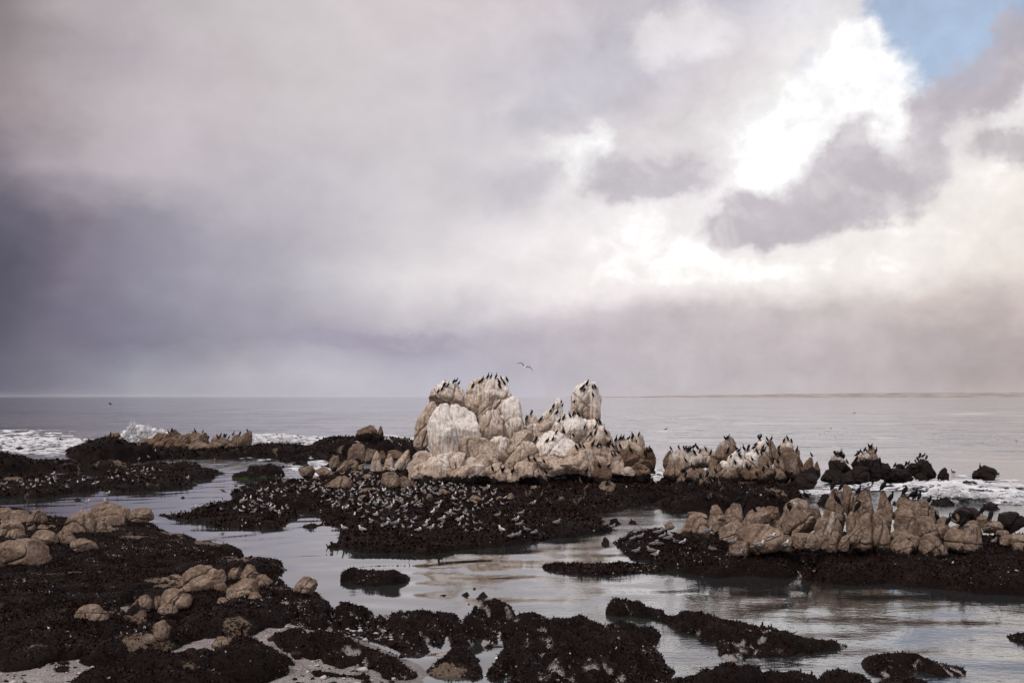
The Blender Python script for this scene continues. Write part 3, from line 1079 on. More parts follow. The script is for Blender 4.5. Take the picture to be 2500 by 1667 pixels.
reef('reef_ledge', 'small black islet fringed with green weed in the open pool', 'ledge', '2',
     [(1925, 687), (2100, 692), (2185, 688), (2190, 665), (2270, 642), (2262, 622), (2230, 605, .4), (2130, 600, .4), (2080, 605, .4), (2010, 640, .3)], 0.45, .6, .14, seed=5, mk=(.75, .8),
     mounds=[(2200, 628, 1.9, 1.5), (2110, 632, 1.7, 1.35), (2020, 665, 1.8, .8)], group=CARR, lump=.3, weeds=14, wsize=.15, algae=.75)
reef('reef_ledge', 'black foot of the tan rocks where cormorants stand before the white splash', 'ledge', '2',
     [(915, 497), (1100, 512), (1400, 517), (1530, 531), (1700, 526), (1950, 497), (2095, 472), (2080, 455), (1500, 462), (950, 462)], 1.0, .8, .3, seed=6, mk=(.5, .6),
     mounds=[(1070, 490, 5.5, 2.8), (1190, 475, 2.6, 3.6), (1000, 495, 4, 1.4), (2060, 470, 3, 2.0), (1900, 490, 5, 1.7), (1300, 505, 5, 1.5)], group=CARR, lump=.4, weeds=6, wsize=.28)
reef('reef_ledge', 'black sloping rock at the left with a small tan crown, next to the white splash', 'ledge', '2',
     [(515, 478), (640, 472), (800, 472), (940, 470), (1010, 450), (1000, 440), (800, 436), (620, 452)], .9, .9, .3, seed=7, mk=(.5, .6),
     mounds=[(880, 460, 7.0, 4.9), (780, 462, 5.5, 3.3), (690, 468, 5, 2.0), (960, 462, 4.2, 3.4)], group=CARR, lump=.5, weeds=6, wsize=.28)
reef('reef_ledge', 'thin black ledge awash in the surf at the left', 'ledge', '2', [(590, 490), (700, 495), (795, 487), (740, 478), (620, 480)], .5, .6, .2, seed=8, group=CARR)
for i, (a, lab) in enumerate([([(150, 388), (205, 400), (200, 380), (170, 376)], 'tiny black rock poking out of the white surf at far left'),
                              ([(110, 462), (200, 470), (190, 452), (150, 450)], 'small black rock in the foam above the left edge ledge'),
                              ([(645, 540), (705, 545), (690, 526), (660, 524)], 'small brown rock in the water beside the round black hump'),
                              ([(605, 878), (665, 882), (655, 866), (620, 866)], 'low dark rock awash behind the standing gull at left'),
                              ([(1480, 860), (1520, 862), (1512, 850), (1490, 850)], 'tiny dark rock awash in the open pool at left')]):
    reef('tide_rock', lab, 'rock', '2', a, .45, .4, .12, seed=20 + i, lump=.2)

# dark rocks in a row left of the white outcrop
ROW = 'black weedy rocks in a row before the surf'
reef('reef_ledge', 'row of black boulders with surf behind, left of the brown topped rock', 'ledge', 'u',
     [(-330, 440), (-200, 448), (0, 440), (150, 442), (400, 440), (555, 388), (540, 372), (300, 372), (0, 372), (-330, 385)], .7, .7, .25, seed=9, mk=(.5, .40),
     mounds=[(210, 420, 5.6, 3.6), (400, 418, 4.8, 3.4), (480, 405, 3.6, 2.6), (20, 412, 5.2, 4.2), (-120, 425, 5.2, 2.6), (-250, 420, 5, 3.3)], group=ROW, lump=.5, weeds=6, wsize=.26, bare=.1)
reef('reef_ledge', 'high black rock ridge under the brown topped boulder', 'ledge', 'u',
     [(560, 395), (700, 430), (900, 440), (1150, 440), (1400, 450), (1700, 455), (2100, 440), (2150, 400), (1900, 370), (1400, 355), (900, 365), (620, 380)], 1.6, .9, .28, seed=10, mk=(.5, .40),
     mounds=[(700, 400, 5, 3.6), (830, 395, 5, 4.6), (985, 390, 4.2, 6.2), (1130, 390, 5.2, 6.1), (900, 400, 6, 4.6), (1300, 400, 6, 5.2), (1430, 395, 7, 5.6), (1560, 395, 6, 5.2), (1665, 395, 3.2, 5.9), (1790, 405, 4.4, 4.2),
             (1900, 410, 4, 3.4), (2030, 405, 4.4, 4.0)], group=ROW, lump=.6, weeds=6, wsize=.26, bare=.15)
reef('reef_ledge', 'wide flat black ledge in front of the high black ridge', 'ledge', 'u',
     [(70, 537), (200, 588), (420, 562), (650, 552), (850, 562), (1100, 575), (1150, 500, .3), (1000, 455, .5), (700, 430, .7), (450, 432, .7), (330, 465, .6), (200, 515, .4)], .9, .9, .2, seed=11, group=ROW, lump=.4, weeds=9, wsize=.2, slope=.02)
reef('reef_ledge', 'narrow black ledge with a lone tern, below the wide flat ledge', 'ledge', 'u',
     [(60, 642), (230, 652), (420, 627), (545, 600), (540, 560, .2), (400, 540, .4), (280, 590, .4), (180, 622, .3)], .55, .6, .15, seed=12, group=ROW, lump=.3, weeds=10, wsize=.18)
reef('tide_rock', 'black rounded rock in the foamy pool left of the tan pillar', 'rock', 'u', [(410, 662), (560, 672), (700, 640), (640, 605, .4), (530, 588, .5), (440, 610, .4)], .6, .6, .14, seed=13, lump=.3, weeds=10, wsize=.18)
reef('tide_rock', 'black rock between the foamy pool and the leaning tan pillar', 'rock', 'u', [(710, 645), (860, 660), (950, 640), (940, 590, .5), (840, 568, .6), (750, 600, .4)], .7, .6, .14, seed=14, lump=.3, weeds=10, wsize=.18)


# ------------------------------------------------------------------ the gull reef and the white outcrop
reef('reef_ledge', 'largest black mussel reef, crowded with roosting gulls below the white outcrop', 'ledge', 'S',
     [(393, 1257), (430, 1268), (520, 1284), (640, 1292), (682, 1290), (733, 1267), (735, 1255), (712, 1240), (722, 1233), (742, 1236), (770, 1262), (796, 1282), (850, 1288), (828, 1306), (824, 1313), (860, 1322), (911, 1328), (928, 1333), (975, 1344),
      (1043, 1339), (1230, 1333), (1332, 1318), (1336, 1302), (1372, 1301), (1355, 1284), (1388, 1272), (1423, 1260), (1457, 1255), (1500, 1250), (1560, 1238), (1600, 1217), (1606, 1190), (1596, 1172), (1300, 1164), (1000, 1164), (900, 1166), (780, 1172),
      (690, 1176, .5), (652, 1184, .6), (600, 1196, .6), (520, 1222, .6), (470, 1236, .5), (440, 1246, .4), (405, 1252, .2)], 0.42, 1.4, .13, slope=.014, seed=30,
     mounds=[(560, 1240, 3.0, 1.1), (640, 1250, 2.5, 1.0), (1180, 1300, 4, .95), (1000, 1310, 5, .8), (700, 1190, 5, 1.6), (800, 1210, 6, 1.4), (1300, 1270, 6, 1.1), (1440, 1210, 3, 1.35), (1380, 1190, 3, 1.5), (1540, 1200, 4, 1.6), (1240, 1215, 6, 1.5)],
     mk=(.8, .7), lump=.30, weeds=26, wsize=.14, pale=.012, bare=.0)
reef('tide_rock', 'small black rock carrying one gull in the channel inside the gull reef', 'rock', '4',
     [(846, 440), (900, 447), (966, 425), (966, 402), (930, 385, .5), (900, 376, .6), (860, 380, .6), (850, 405, .3)], .42, .5, .09, seed=31, lump=.2, weeds=40, wsize=.11)

OUT = thing('rock_outcrop', 'tall pale rock outcrop of rounded towers streaked white, topped with black cormorants', 'rock outcrop', at(1250, 1150, 86))
OUT.location.z = 0.8
W_, T_, B_ = M_WHITE, M_TAN, M_BROWN
MAIN = [  # frame u v half-width half-height distance roll material guano extras
    ('1', 452, 352, 138, 105, 88.0, 12, W_, .75, dict(cracks=3, taper=.25, label='rounded upper left cap')),
    ('1', 283, 610, 92, 196, 87.0, 13, W_, .45, dict(taper=.15, cracks=2, foot=.02, label='leaning oval slab at the far left')),
    ('1', 503, 680, 205, 240, 85.0, 0, W_, .95, dict(taper=.22, cracks=3, cuts=4, label='big bulging boulder streaked white')),
    ('1', 700, 420, 150, 205, 90.5, 14, W_, .60, dict(taper=.35, cracks=3)),
    ('1', 850, 420, 150, 205, 89.5, 4, W_, .70, dict(taper=.25, cracks=4, label='highest middle tower with a slanting crack')),
    ('1', 968, 560, 118, 180, 88.0, -2, W_, .95, dict(taper=.45, cracks=2, label='pointed white slab')),
    ('1', 805, 610, 100, 135, 87.0, 12, W_, .60, dict(taper=.45, cracks=2)),
    ('1', 690, 810, 150, 150, 84.2, -22, W_, .30, dict(taper=.1, cracks=3, cuts=7)),
    ('1', 1136, 570, 50, 58, 90.0, 0, W_, .55, dict(taper=.2, cracks=1)),
    ('1', 1160, 668, 105, 80, 88.0, -8, W_, .60, dict(cracks=3, cuts=7)),
    ('1', 880, 810, 110, 110, 85.0, 30, W_, .65, dict(cracks=4, cuts=7)),
    ('1', 985, 790, 80, 180, 85.5, 42, W_, .45, dict(cracks=3, cuts=6, p=3.2)),
    ('1', 1060, 880, 95, 150, 84.0, 38, W_, .50, dict(cracks=3, cuts=6, p=3)),
    ('1', 1345, 785, 165, 118, 84.5, 18, W_, .95, dict(taper=.2, cracks=2, cuts=4, label='smooth white dome')),
    ('1', 1330, 560, 140, 170, 89.0, 14, W_, .75, dict(taper=.42, cracks=3)),
    ('1', 1575, 430, 118, 180, 90.5, 2, W_, .80, dict(taper=.30, cracks=3, label='tall right tower with a flat crown')),
    ('1', 1648, 440, 48, 185, 90.0, 0, W_, .80, dict(taper=.2, cracks=1)),
    ('1', 1470, 635, 100, 118, 86.8, 4, W_, .95, dict(taper=.25, cracks=3)),
    ('1', 1335, 665, 58, 82, 86.4, 25, W_, .55, dict(cracks=1)),
    ('1', 1230, 640, 70, 90, 87.5, 20, W_, .45, dict(cracks=2)),
    ('1', 1640, 690, 138, 128, 87.0, -8, W_, .70, dict(taper=.3, cracks=4, cuts=8)),
    ('1', 1560, 640, 80, 90, 87.4, 0, W_, .70, dict(cracks=2)),
    ('1', 1530, 910, 185, 135, 83.2, 26, T_, .35, dict(cracks=4, cuts=8)),
    ('1', 1640, 860, 120, 110, 84.2, 20, W_, .30, dict(cracks=3, cuts=7)),
    ('1', 1290, 940, 118, 84, 82.8, -6, T_, .30, dict(cracks=2, cuts=5)),
    ('1', 1130, 1000, 150, 92, 82.0, 24, T_, .35, dict(cracks=3, cuts=7)),
    ('1', 860, 1000, 110, 88, 82.0, -14, T_, .35, dict(cracks=3, cuts=7)),
    ('1', 960, 1030, 70, 60, 81.6, -30, T_, .3, dict(cracks=2, cuts=7)),
    ('1', 730, 920, 62, 80, 83.0, 0, T_, .15, dict(cracks=2, cuts=6)),
    ('1', 800, 880, 60, 45, 83.4, 0, T_, .15, dict(cracks=2, cuts=7)),
    ('1', 430, 960, 340, 122, 83.0, -13, W_, .55, dict(cracks=5, cuts=8, depth=.45, p=3, taper=.3, label='long sloping slab under the left towers')),
    ('1', 610, 1010, 140, 80, 81.6, -16, W_, .5, dict(cracks=4, cuts=8)),
    ('1', 230, 920, 90, 110, 83.4, 18, W_, .45, dict(cracks=2)),
    ('1', 190, 1010, 60, 66, 82.0, 0, T_, .15, dict(cracks=1)),
    ('1', 1800, 930, 105, 100, 84.4, 24, T_, .25, dict(cracks=3, cuts=7)),
    ('1', 1870, 790, 78, 90, 87.5, 14, T_, .35, dict(cracks=2, cuts=6)),
    ('1', 1760, 790, 60, 70, 86.5, 14, W_, .40, dict(cracks=2, cuts=6)),
    ('1', 1990, 785, 76, 108, 88.5, 4, W_, .45, dict(taper=.2, cracks=2)),
    ('1', 1930, 880, 80, 90, 86.5, 20, B_, .25, dict(cracks=2, cuts=7)),
    ('1', 2070, 890, 70, 105, 86.5, 22, B_, .20, dict(cracks=3, cuts=7)),
    ('1', 2125, 900, 26, 62, 87.0, 8, B_, .1, dict(cracks=1)),
    ('1', 2010, 990, 100, 74, 84.5, 18, B_, .12, dict(cracks=2, cuts=6)),
    ('1', 1700, 990, 90, 80, 83.0, 20, B_, .15, dict(cracks=2, cuts=6)),
    ('1', 1925, 975, 56, 36, 83.2, 10, T_, .2, dict(cracks=1)),
]
for (fr, u, v, a, b, D, ro, mt, gu, kw) in MAIN:
    boulder(OUT, fr, u, v, a, b, D, ro, M_WHITE if mt is T_ else mt, max(gu, .2), weedz=1.45, grow=1.12, **{**dict(rough=.8), **kw})

# tan blocks left of the outcrop's foot
LEFTROCKS = [
    ('u', 1240, 455, 125, 142, 88.0, 2, T_, .2, dict(p=4.2, taper=.15, cuts=3, cracks=1), 'tan cube shaped boulder with a white gull standing on its flat top'),
    ('u', 1190, 600, 75, 60, 86.5, 0, T_, .1, dict(p=3), 'squat tan block wedged under the cube shaped boulder'),
    ('u', 1430, 490, 82, 100, 89.0, 0, T_, .25, dict(), 'rounded grey tan boulder close behind the cube shaped boulder'),
    ('u', 1532, 610, 84, 195, 85.5, 4, W_, .25, dict(taper=.5, cracks=3), 'tall narrow fluted slab just right of the cube shaped boulder'),
    ('u', 1705, 620, 80, 165, 85.0, 2, W_, .25, dict(taper=.5, cracks=3), 'second fluted slab, standing right of the tall narrow slab'),
    ('u', 1600, 500, 70, 90, 88.0, 10, B_, .1, dict(), 'dark brown boulder in the gap behind the two fluted slabs'),
    ('u', 1900, 560, 85, 180, 86.0, 22, W_, .25, dict(taper=.35, cracks=3), 'leaning fluted slab against the left end of the white outcrop'),
    ('u', 1800, 470, 120, 66, 88.0, 14, B_, .2, dict(cracks=3), 'grey slab capping the fluted slabs left of the outcrop'),
    ('u', 925, 590, 82, 112, 86.5, 6, T_, .1, dict(taper=.25, cuts=7), 'tan pillar with a small pointed horn, left of the cube shaped boulder'),
    ('u', 800, 740, 150, 66, 84.5, 30, T_, .05, dict(cuts=7, p=3), 'sloping tan slab leaning against the horned pillar'),
    ('u', 965, 510, 24, 40, 86.5, 0, T_, 0, dict(taper=.6), 'small pointed stone on top of the tan pillar'),
    ('u', 1050, 645, 66, 105, 85.5, 28, T_, .05, dict(taper=.3), 'leaning tan wedge between the pillar and the cube'),
    ('u', 510, 705, 116, 86, 85.5, 18, T_, .05, dict(), 'lone smooth tan boulder at the left rim of the gull reef'),
    ('u', 1212, 650, 40, 36, 83.5, 0, T_, .05, dict(), 'small round stone, left of two in front of the cube shaped boulder'),
    ('u', 1302, 655, 42, 48, 83.5, 0, T_, .05, dict(), 'small round stone, right of two in front of the cube shaped boulder'),
    ('u', 1240, 740, 92, 42, 82.5, 8, B_, .1, dict(cracks=3), 'low cracked brown stone among gulls in front of the cube'),
    ('u', 655, 820, 62, 46, 82.0, 0, T_, 0, dict(), 'little tan stone at the lower end of the sloping tan slab'),
    ('u', 665, 905, 74, 34, 80.0, 0, T_, 0, dict(), 'low tan stone left of the broad humped boulder'),
    ('u', 972, 895, 188, 122, 79.5, -4, T_, .2, dict(cracks=2, cuts=6), 'broad humped tan boulder with gulls all around on the gull reef'),
    ('u', 1735, 855, 148, 140, 79.0, -4, T_, .35, dict(taper=.35, cracks=2), 'big domed tan boulder with a gull sleeping on top'),
    ('u', 1930, 875, 82, 104, 79.6, -4, T_, .1, dict(p=4, taper=.1), 'squared tan block beside the big domed boulder'),
    ('u', 2030, 900, 50, 60, 79.8, 10, B_, .05, dict(), 'brown stone against the right side of the squared block'),
    ('u', 1395, 800, 76, 56, 81.5, 0, T_, .05, dict(cuts=7), 'angular tan stone between the humped and the domed boulder'),
    ('u', 1380, 988, 96, 40, 76.5, -10, T_, .05, dict(), 'flat tan stone left below the big domed boulder'),
    ('u', 1345, 1085, 74, 48, 74.0, 10, T_, .0, dict(), 'tan stone with a weedy foot in the middle of the gulls'),
    ('u', 1150, 1118, 34, 28, 73.0, 0, T_, 0, dict(), 'smallest tan stone amid the gulls'),
    ('v', 1812, 500, 44, 62, 75.5, 4, T_, 0, dict(cuts=7), 'upright tan block amid the gulls right of the domed boulder'),
    ('v', 2012, 425, 76, 60, 77.5, 0, T_, .1, dict(rough=1.5), 'lumpy tan stone right of the upright block'),
    ('v', 2285, 425, 56, 46, 77.5, 0, T_, .15, dict(rough=1.5), 'pale knobbly stone right of the lumpy tan stone'),
    ('w', 352, 515, 96, 52, 74.5, 8, T_, .05, dict(), 'low rounded tan boulder at the middle of the gull reef'),
    ('w', 865, 490, 50, 58, 75.0, 15, T_, .05, dict(cuts=8), 'forked tan stone standing right of the middle of the gull reef'),
    ('w', 698, 510, 46, 34, 74.5, 0, T_, .05, dict(), 'small crumbly tan stone left of the forked stone'),
    ('w', 1200, 355, 50, 36, 78.0, 0, T_, .05, dict(), 'tan stone poking from the black reef under the smooth white dome'),
    ('w', 1590, 525, 46, 46, 75.0, 0, T_, .1, dict(rough=1.5), 'knobbly tan stone on the right part of the gull reef'),
    ('w', 300, 310, 70, 50, 79.5, 0, T_, .1, dict(), 'tan stone touching the foot of the long sloping slab'),
    ('w', 1900, 195, 78, 34, 80.5, 14, T_, .05, dict(), 'flat tan stone at the foot of the outcrop near its right end'),
    ('w', 2250, 350, 122, 94, 78.5, -6, T_, .25, dict(), 'single tan boulder lying right of the gull reef with one cormorant on it'),
    ('w', 170, 420, 50, 40, 78.0, 0, T_, .1, dict(rough=1.4), 'lumpy tan stone amid gulls under the long sloping slab'),
]
LANDMARKS = []
for (fr, u, v, a, b, D, ro, mt, gu, kw, lab) in LEFTROCKS:
    o = boulder(None, fr, u, v, a, b, D, ro, mt, gu, weedz=.72, rest=.62, **kw)
    tag(o, lab, 'boulder', 'loose boulders on the gull reef')
    LANDMARKS.append((o, lab))

o = thing('rock_outcrop', 'brown boulder pair standing on the black ridge left of the white outcrop', 'rock outcrop', at(905, 1090, 122), )
boulder(o, 'u', 1410, 160, 172, 120, 122, 8, B_, .2, weedz=3.6, taper=.3, cracks=3)
boulder(o, 'u', 1575, 160, 52, 100, 122, -4, B_, .2, weedz=3.6, taper=.2)

o = thing('rock_outcrop', 'tan rounded rocks in a long row with cormorants, beside the splash at left', 'rock outcrop', at(480, 1100, 138))
for (u, v, a, b, D, ro, kw) in [(1430, 350, 62, 56, 140, 0, dict(cracks=3)), (1320, 378, 72, 56, 139, 8, dict(cracks=3)), (1235, 425, 92, 52, 136, 12, dict(cracks=3)), (1400, 440, 108, 80, 136, 10, dict(cracks=4, cuts=7)),
                                (1505, 395, 46, 60, 138, 15, dict()), (1580, 400, 76, 88, 139, 14, dict(cracks=3)), (1490, 460, 70, 66, 136, 25, dict(cracks=3)), (1665, 372, 40, 52, 140, 0, dict()), (1640, 455, 116, 62, 135, 22, dict(cracks=4)),
                                (1830, 408, 92, 56, 137, 6, dict(cracks=2)), (1945, 396, 50, 60, 138, 6, dict()), (2002, 385, 42, 64, 139, 4, dict()), (2038, 372, 28, 66, 140, 4, dict()), (1760, 440, 70, 50, 136, 14, dict())]:
    boulder(o, '2', u, v, a, b, D, ro, B_ if u < 1500 else T_, .12, weedz=1.2, taper=.25, rough=.9, **kw)
o = boulder(None, '2', 930, 352, 52, 26, 141, -10, B_, .1, weedz=-1)
tag(o, 'small tan boulder crowning the black sloping rock at left', 'boulder')

# ------------------------------------------------------------------ right middle: cormorant rocks
reef('reef_ledge', 'black reef littered with cormorants under the middle right rocks', 'ledge', 'S',
     [(1585, 1226), (1600, 1240), (1640, 1234), (1677, 1242), (1751, 1236), (1800, 1231), (1845, 1238), (1900, 1236), (1938, 1229), (1952, 1208), (1944, 1190), (1952, 1176), (1900, 1168), (1700, 1164), (1620, 1168), (1594, 1186), (1588, 1208)], .4, 1.2, .13, slope=.018, seed=33, mk=(.42, .62),
     mounds=[(1865, 1222, 4.4, 2.0), (1720, 1218, 4.6, 2.0), (1650, 1226, 3.2, 1.1), (1610, 1200, 3.2, 1.3), (1800, 1205, 5, 1.9), (1900, 1200, 4, 2.2), (1760, 1195, 5, 1.9), (1680, 1195, 4, 1.6)], lump=.5, weeds=20, wsize=.15, bare=.08)
for i, (pts, lab) in enumerate([([(1380, 900), (1500, 900), (1780, 880), (1840, 838), (1790, 800, .3), (1600, 800, .3), (1420, 850, .3)], None)]):
    pass
OUT2 = thing('rock_outcrop', 'middle right rocks with whitened humps, pointed peak and crowds of cormorants', 'rock outcrop', at(1760, 1165, 86))
OUT2.location.z = .8
for (u, v, a, b, D, ro, mt, gu, kw) in [
    (545, 345, 205, 140, 87, -2, T_, .75, dict(cuts=4, cracks=2, label='broad hump with a white back')), (420, 480, 130, 96, 85, 10, T_, .1, dict()), (740, 310, 130, 118, 88, 4, W_, .55, dict(cracks=3)),
    (1000, 250, 128, 182, 90, 8, T_, .55, dict(taper=.55, cracks=2, label='pointed peak')), (920, 300, 60, 90, 90.5, 30, T_, .3, dict()), (1130, 365, 105, 130, 87, 2, W_, .85, dict(cracks=3)), (1290, 360, 105, 138, 87, 0, W_, .85, dict(cracks=3)),
    (1415, 250, 95, 140, 89, 4, W_, .75, dict(cracks=2)), (1510, 250, 70, 140, 89.4, 2, T_, .4, dict(cracks=2)), (1450, 440, 90, 150, 86, 2, T_, .35, dict(cracks=3)), (1690, 200, 96, 100, 89, 0, W_, .65, dict(taper=.3, label='round capped pillar')),
    (1725, 400, 105, 205, 88, -2, T_, .15, dict(taper=.12, cracks=2)), (1612, 400, 72, 200, 87, 4, T_, .35, dict(taper=.3, cracks=2)), (1810, 300, 36, 80, 89, 0, T_, .2, dict()), (1845, 390, 44, 100, 89.5, -4, B_, 0, dict()),
    (640, 545, 125, 108, 83.5, 12, T_, .15, dict(cuts=7, cracks=3)), (510, 575, 80, 70, 83, 20, T_, .1, dict(cuts=7)), (705, 530, 70, 100, 83.2, -6, T_, .2, dict()), (860, 450, 76, 118, 85.5, 8, T_, .35, dict(cracks=2)),
    (1000, 520, 130, 88, 83.4, -16, T_, .45, dict(cuts=7, cracks=3)), (970, 410, 60, 60, 86, -20, W_, .7, dict()), (790, 630, 108, 96, 80.5, 0, T_, .15, dict(label='round boulder half buried in mussels')), (1300, 500, 130, 70, 84, 0, B_, .1, dict()),
    (1620, 520, 70, 60, 84.5, 0, T_, .1, dict()), (340, 350, 60, 120, 88.5, 22, B_, .1, dict()), (870, 300, 70, 40, 88.5, 0, B_, .15, dict())]:
    boulder(OUT2, 'r', u, v, a, b, D, ro, mt, gu, weedz=1.3, taper=kw.pop('taper', .22), **kw)
o = thing('rock_outcrop', 'dark pinnacle with a single cormorant on its tip, right of the round capped pillar', 'rock outcrop', at(1970, 1190, 87))
o.location.z = 0
for (u, v, a, b, D, ro, mt, kw) in [(1945, 470, 76, 160, 87, 12, B_, dict(taper=.55, cracks=3, cuts=7)), (2048, 460, 42, 100, 88, 4, B_, dict(taper=.4)), (1910, 600, 140, 110, 86, -4, B_, dict(cuts=7)), (1990, 520, 60, 100, 86.6, 0, B_, dict())]:
    boulder(o, 'r', u, v, a, b, D, ro, mt, .12, weedz=1.7 if v < 500 else 2.4, rough=1.1, **kw)
o = thing('rock_outcrop', 'far right rocks with two pale domes and a black weedy skirt in the surf', 'rock outcrop', at(2100, 1180, 92))
o.location.z = 0
for (u, v, a, b, D, ro, mt, gu, wz, kw) in [(205, 410, 108, 125, 93, 2, T_, .6, 2.0, dict(label='left pale dome')), (165, 530, 155, 84, 92.5, 0, B_, 0, 5, dict()), (490, 360, 108, 104, 93, 0, T_, .6, 2.2, dict(label='middle pale dome')), (612, 300, 76, 122, 94, -8, T_, .4, 2.2, dict(label='taller right dome')),
                                        (300, 480, 80, 100, 93.5, 0, B_, 0, 2.2, dict()), (430, 510, 150, 100, 92, 0, B_, 0, 1.9, dict()), (620, 480, 110, 100, 93, 0, B_, 0, 2.0, dict()), (740, 470, 90, 90, 94, 0, B_, 0, 2.0, dict()), (280, 560, 120, 70, 91, 0, B_, 0, 2.4, dict()), (680, 400, 36, 90, 94.5, -4, B_, 0, 2.2, dict())]:
    boulder(o, 'x', u, v, a, b, D, ro, mt, gu, weedz=wz, taper=.3, rough=1.1, **kw)
o = thing('rock_outcrop', 'black weedy rocks at far right with cormorants preening on the higher mound', 'rock outcrop', at(2210, 1170, 95))
o.location.z = 0
for (u, v, a, b, D, ro, kw) in [(1175, 440, 118, 115, 96, 0, dict()), (930, 440, 56, 56, 97, 0, dict()), (740, 425, 44, 52, 97, 0, dict()), (900, 520, 150, 84, 95, 0, dict()), (1010, 500, 60, 96, 96, 0, dict()), (1170, 540, 60, 44, 94, 0, dict(p=4)), (1260, 500, 80, 60, 97, -20, dict()), (1090, 440, 70, 60, 96.5, 20, dict())]:
    boulder(o, 'x', u, v, a, b, D, ro, B_, 0, weedz=2.0, taper=.25, rough=1.2, **kw)
for (u, v, a, b, D, kw, lab) in [(1430, 520, 62, 92, 97, dict(taper=.5, roll=8), 'small black fin of rock alone in the water at far right'), (1910, 510, 136, 104, 96, dict(taper=.4, roll=12), 'black wedge of rock alone in the sea, rightmost, with one cormorant')]:
    o = boulder(None, 'x', u, v, a, b, D, kw.pop('roll'), B_, 0, weedz=1.8, rough=1.2, **kw)
    tag(o, lab, 'rock')
for i, (fr, a, h, lab) in enumerate([('r', [(105, 510), (200, 515), (205, 490), (160, 476), (115, 490)], .7, 'black rock in the white water right of the outcrop'), ('r', [(55, 560), (130, 566), (130, 535), (90, 520), (60, 535)], .7, 'black rock next to the outcrop foot, nearer than the one in white water'),
                                 ('x', [(1270, 855), (1450, 880), (1570, 862), (1540, 830), (1400, 820), (1280, 828)], .45, 'long flat black ledge awash in foam behind the right boulders'), ('x', [(1870, 905), (2000, 915), (2080, 905), (2040, 880), (1900, 872)], .55, 'flat black ledge in the foam at far right'),
                                 ('x', [(1310, 770), (1400, 745), (1450, 725), (1420, 712), (1330, 735)], .5, 'black rock glimpsed in the breaking wave at right'), ('x', [(-20, 860), (100, 866), (200, 850), (120, 800), (0, 806)], .9, 'black ledge behind the left end of the near right boulders'),
                                 ('x', [(830, 862), (900, 864), (905, 836), (840, 832)], .5, 'small black ledge seen between two near right boulders'),
                                 ('r', [(330, 935), (470, 950), (555, 940), (550, 880), (430, 858), (335, 880)], .8, 'flat black rock in the channel left of the near right boulders'),
                                 ('r', [(1350, 870), (1480, 880), (1780, 868), (1800, 840), (1600, 820), (1380, 832)], .7, 'low black ledge in the channel behind the near right boulders')]):
    reef('tide_rock', lab, 'rock', fr, a, h, .5, .12, seed=40 + i, lump=.3, weeds=12, wsize=.15)

# ------------------------------------------------------------------ right foreground: tan boulders on a black reef
reef('reef_ledge', 'black mussel reef with steep weedy face carrying the near right tan boulders', 'ledge', '6',
     [(640, 442), (700, 452), (820, 446), (900, 448), (1000, 458), (1250, 482), (1480, 492), (1700, 512), (2000, 532), (2180, 537), (2352, 518), (2700, 500), (2700, 318), (2300, 312), (2000, 308), (1700, 306), (1300, 306), (900, 306), (800, 290), (720, 250, .7),
      (640, 240, .7), (570, 235, .7), (430, 265, .5), (365, 285, .4), (362, 320), (480, 400), (560, 402), (640, 425)], .52, .7, .085, seed=50, mk=(.9, .62), lump=.26, weeds=85, wsize=.085, pale=.03,
     mounds=[(640, 330, 1.6, 1.5), (590, 300, 1.5, 1.6), (720, 330, 1.8, 1.5), (1500, 450, 2.5, 1.0), (2150, 470, 3, 1.3), (2300, 430, 3, 1.6), (1100, 400, 3, 1.2), (900, 400, 3, 1.2), (1800, 440, 3, 1.2)], grooves=[([(1290, 400), (1270, 440), (1285, 482)], .25, .35), ([(1345, 390), (1350, 485)], .25, .35)])
reef('reef_ledge', 'low black mussel spur in the water, left of the near right reef', 'ledge', '6',
     [(48, 432), (60, 453), (150, 471), (250, 478), (350, 484), (500, 472), (640, 462), (655, 445), (640, 428), (600, 412, .2), (500, 400, .3), (330, 402, .3), (200, 396, .3), (110, 408, .2)], .32, .8, .075, seed=51, lump=.26, weeds=95, wsize=.08, pale=.05)
for i, (a, h, lab) in enumerate([([(330, 330), (345, 345), (368, 340), (362, 305), (340, 295)], .5, 'small black rock at the left corner of the near right reef'), ([(172, 285), (200, 298), (240, 290), (245, 268), (210, 262)], .5, 'low black rock alone in the bright channel'),
                                 ([(285, 268), (310, 274), (330, 268), (325, 254), (295, 254)], .4, 'little black rock in the bright channel, right of the lone one'), ([(195, 215), (240, 226), (275, 220), (265, 196), (205, 196)], .5, 'black rock at the right end of the gull reef'),
                                 ([(462, 232), (495, 236), (495, 222), (466, 222)], .3, 'left speck of black rock behind the near right reef'), ([(502, 244), (520, 247), (518, 236), (504, 236)], .2, 'right speck of black rock behind the near right reef')]):
    reef('tide_rock', lab, 'rock', '6', a, h * .55, .4, .09, seed=60 + i, lump=.2, weeds=50, wsize=.09)
OUT3 = thing('rock_outcrop', 'near right outcrop of tan rounded boulders and upright slabs on the black reef', 'rock outcrop', at(2000, 1340, 48))
OUT3.location.z = .8
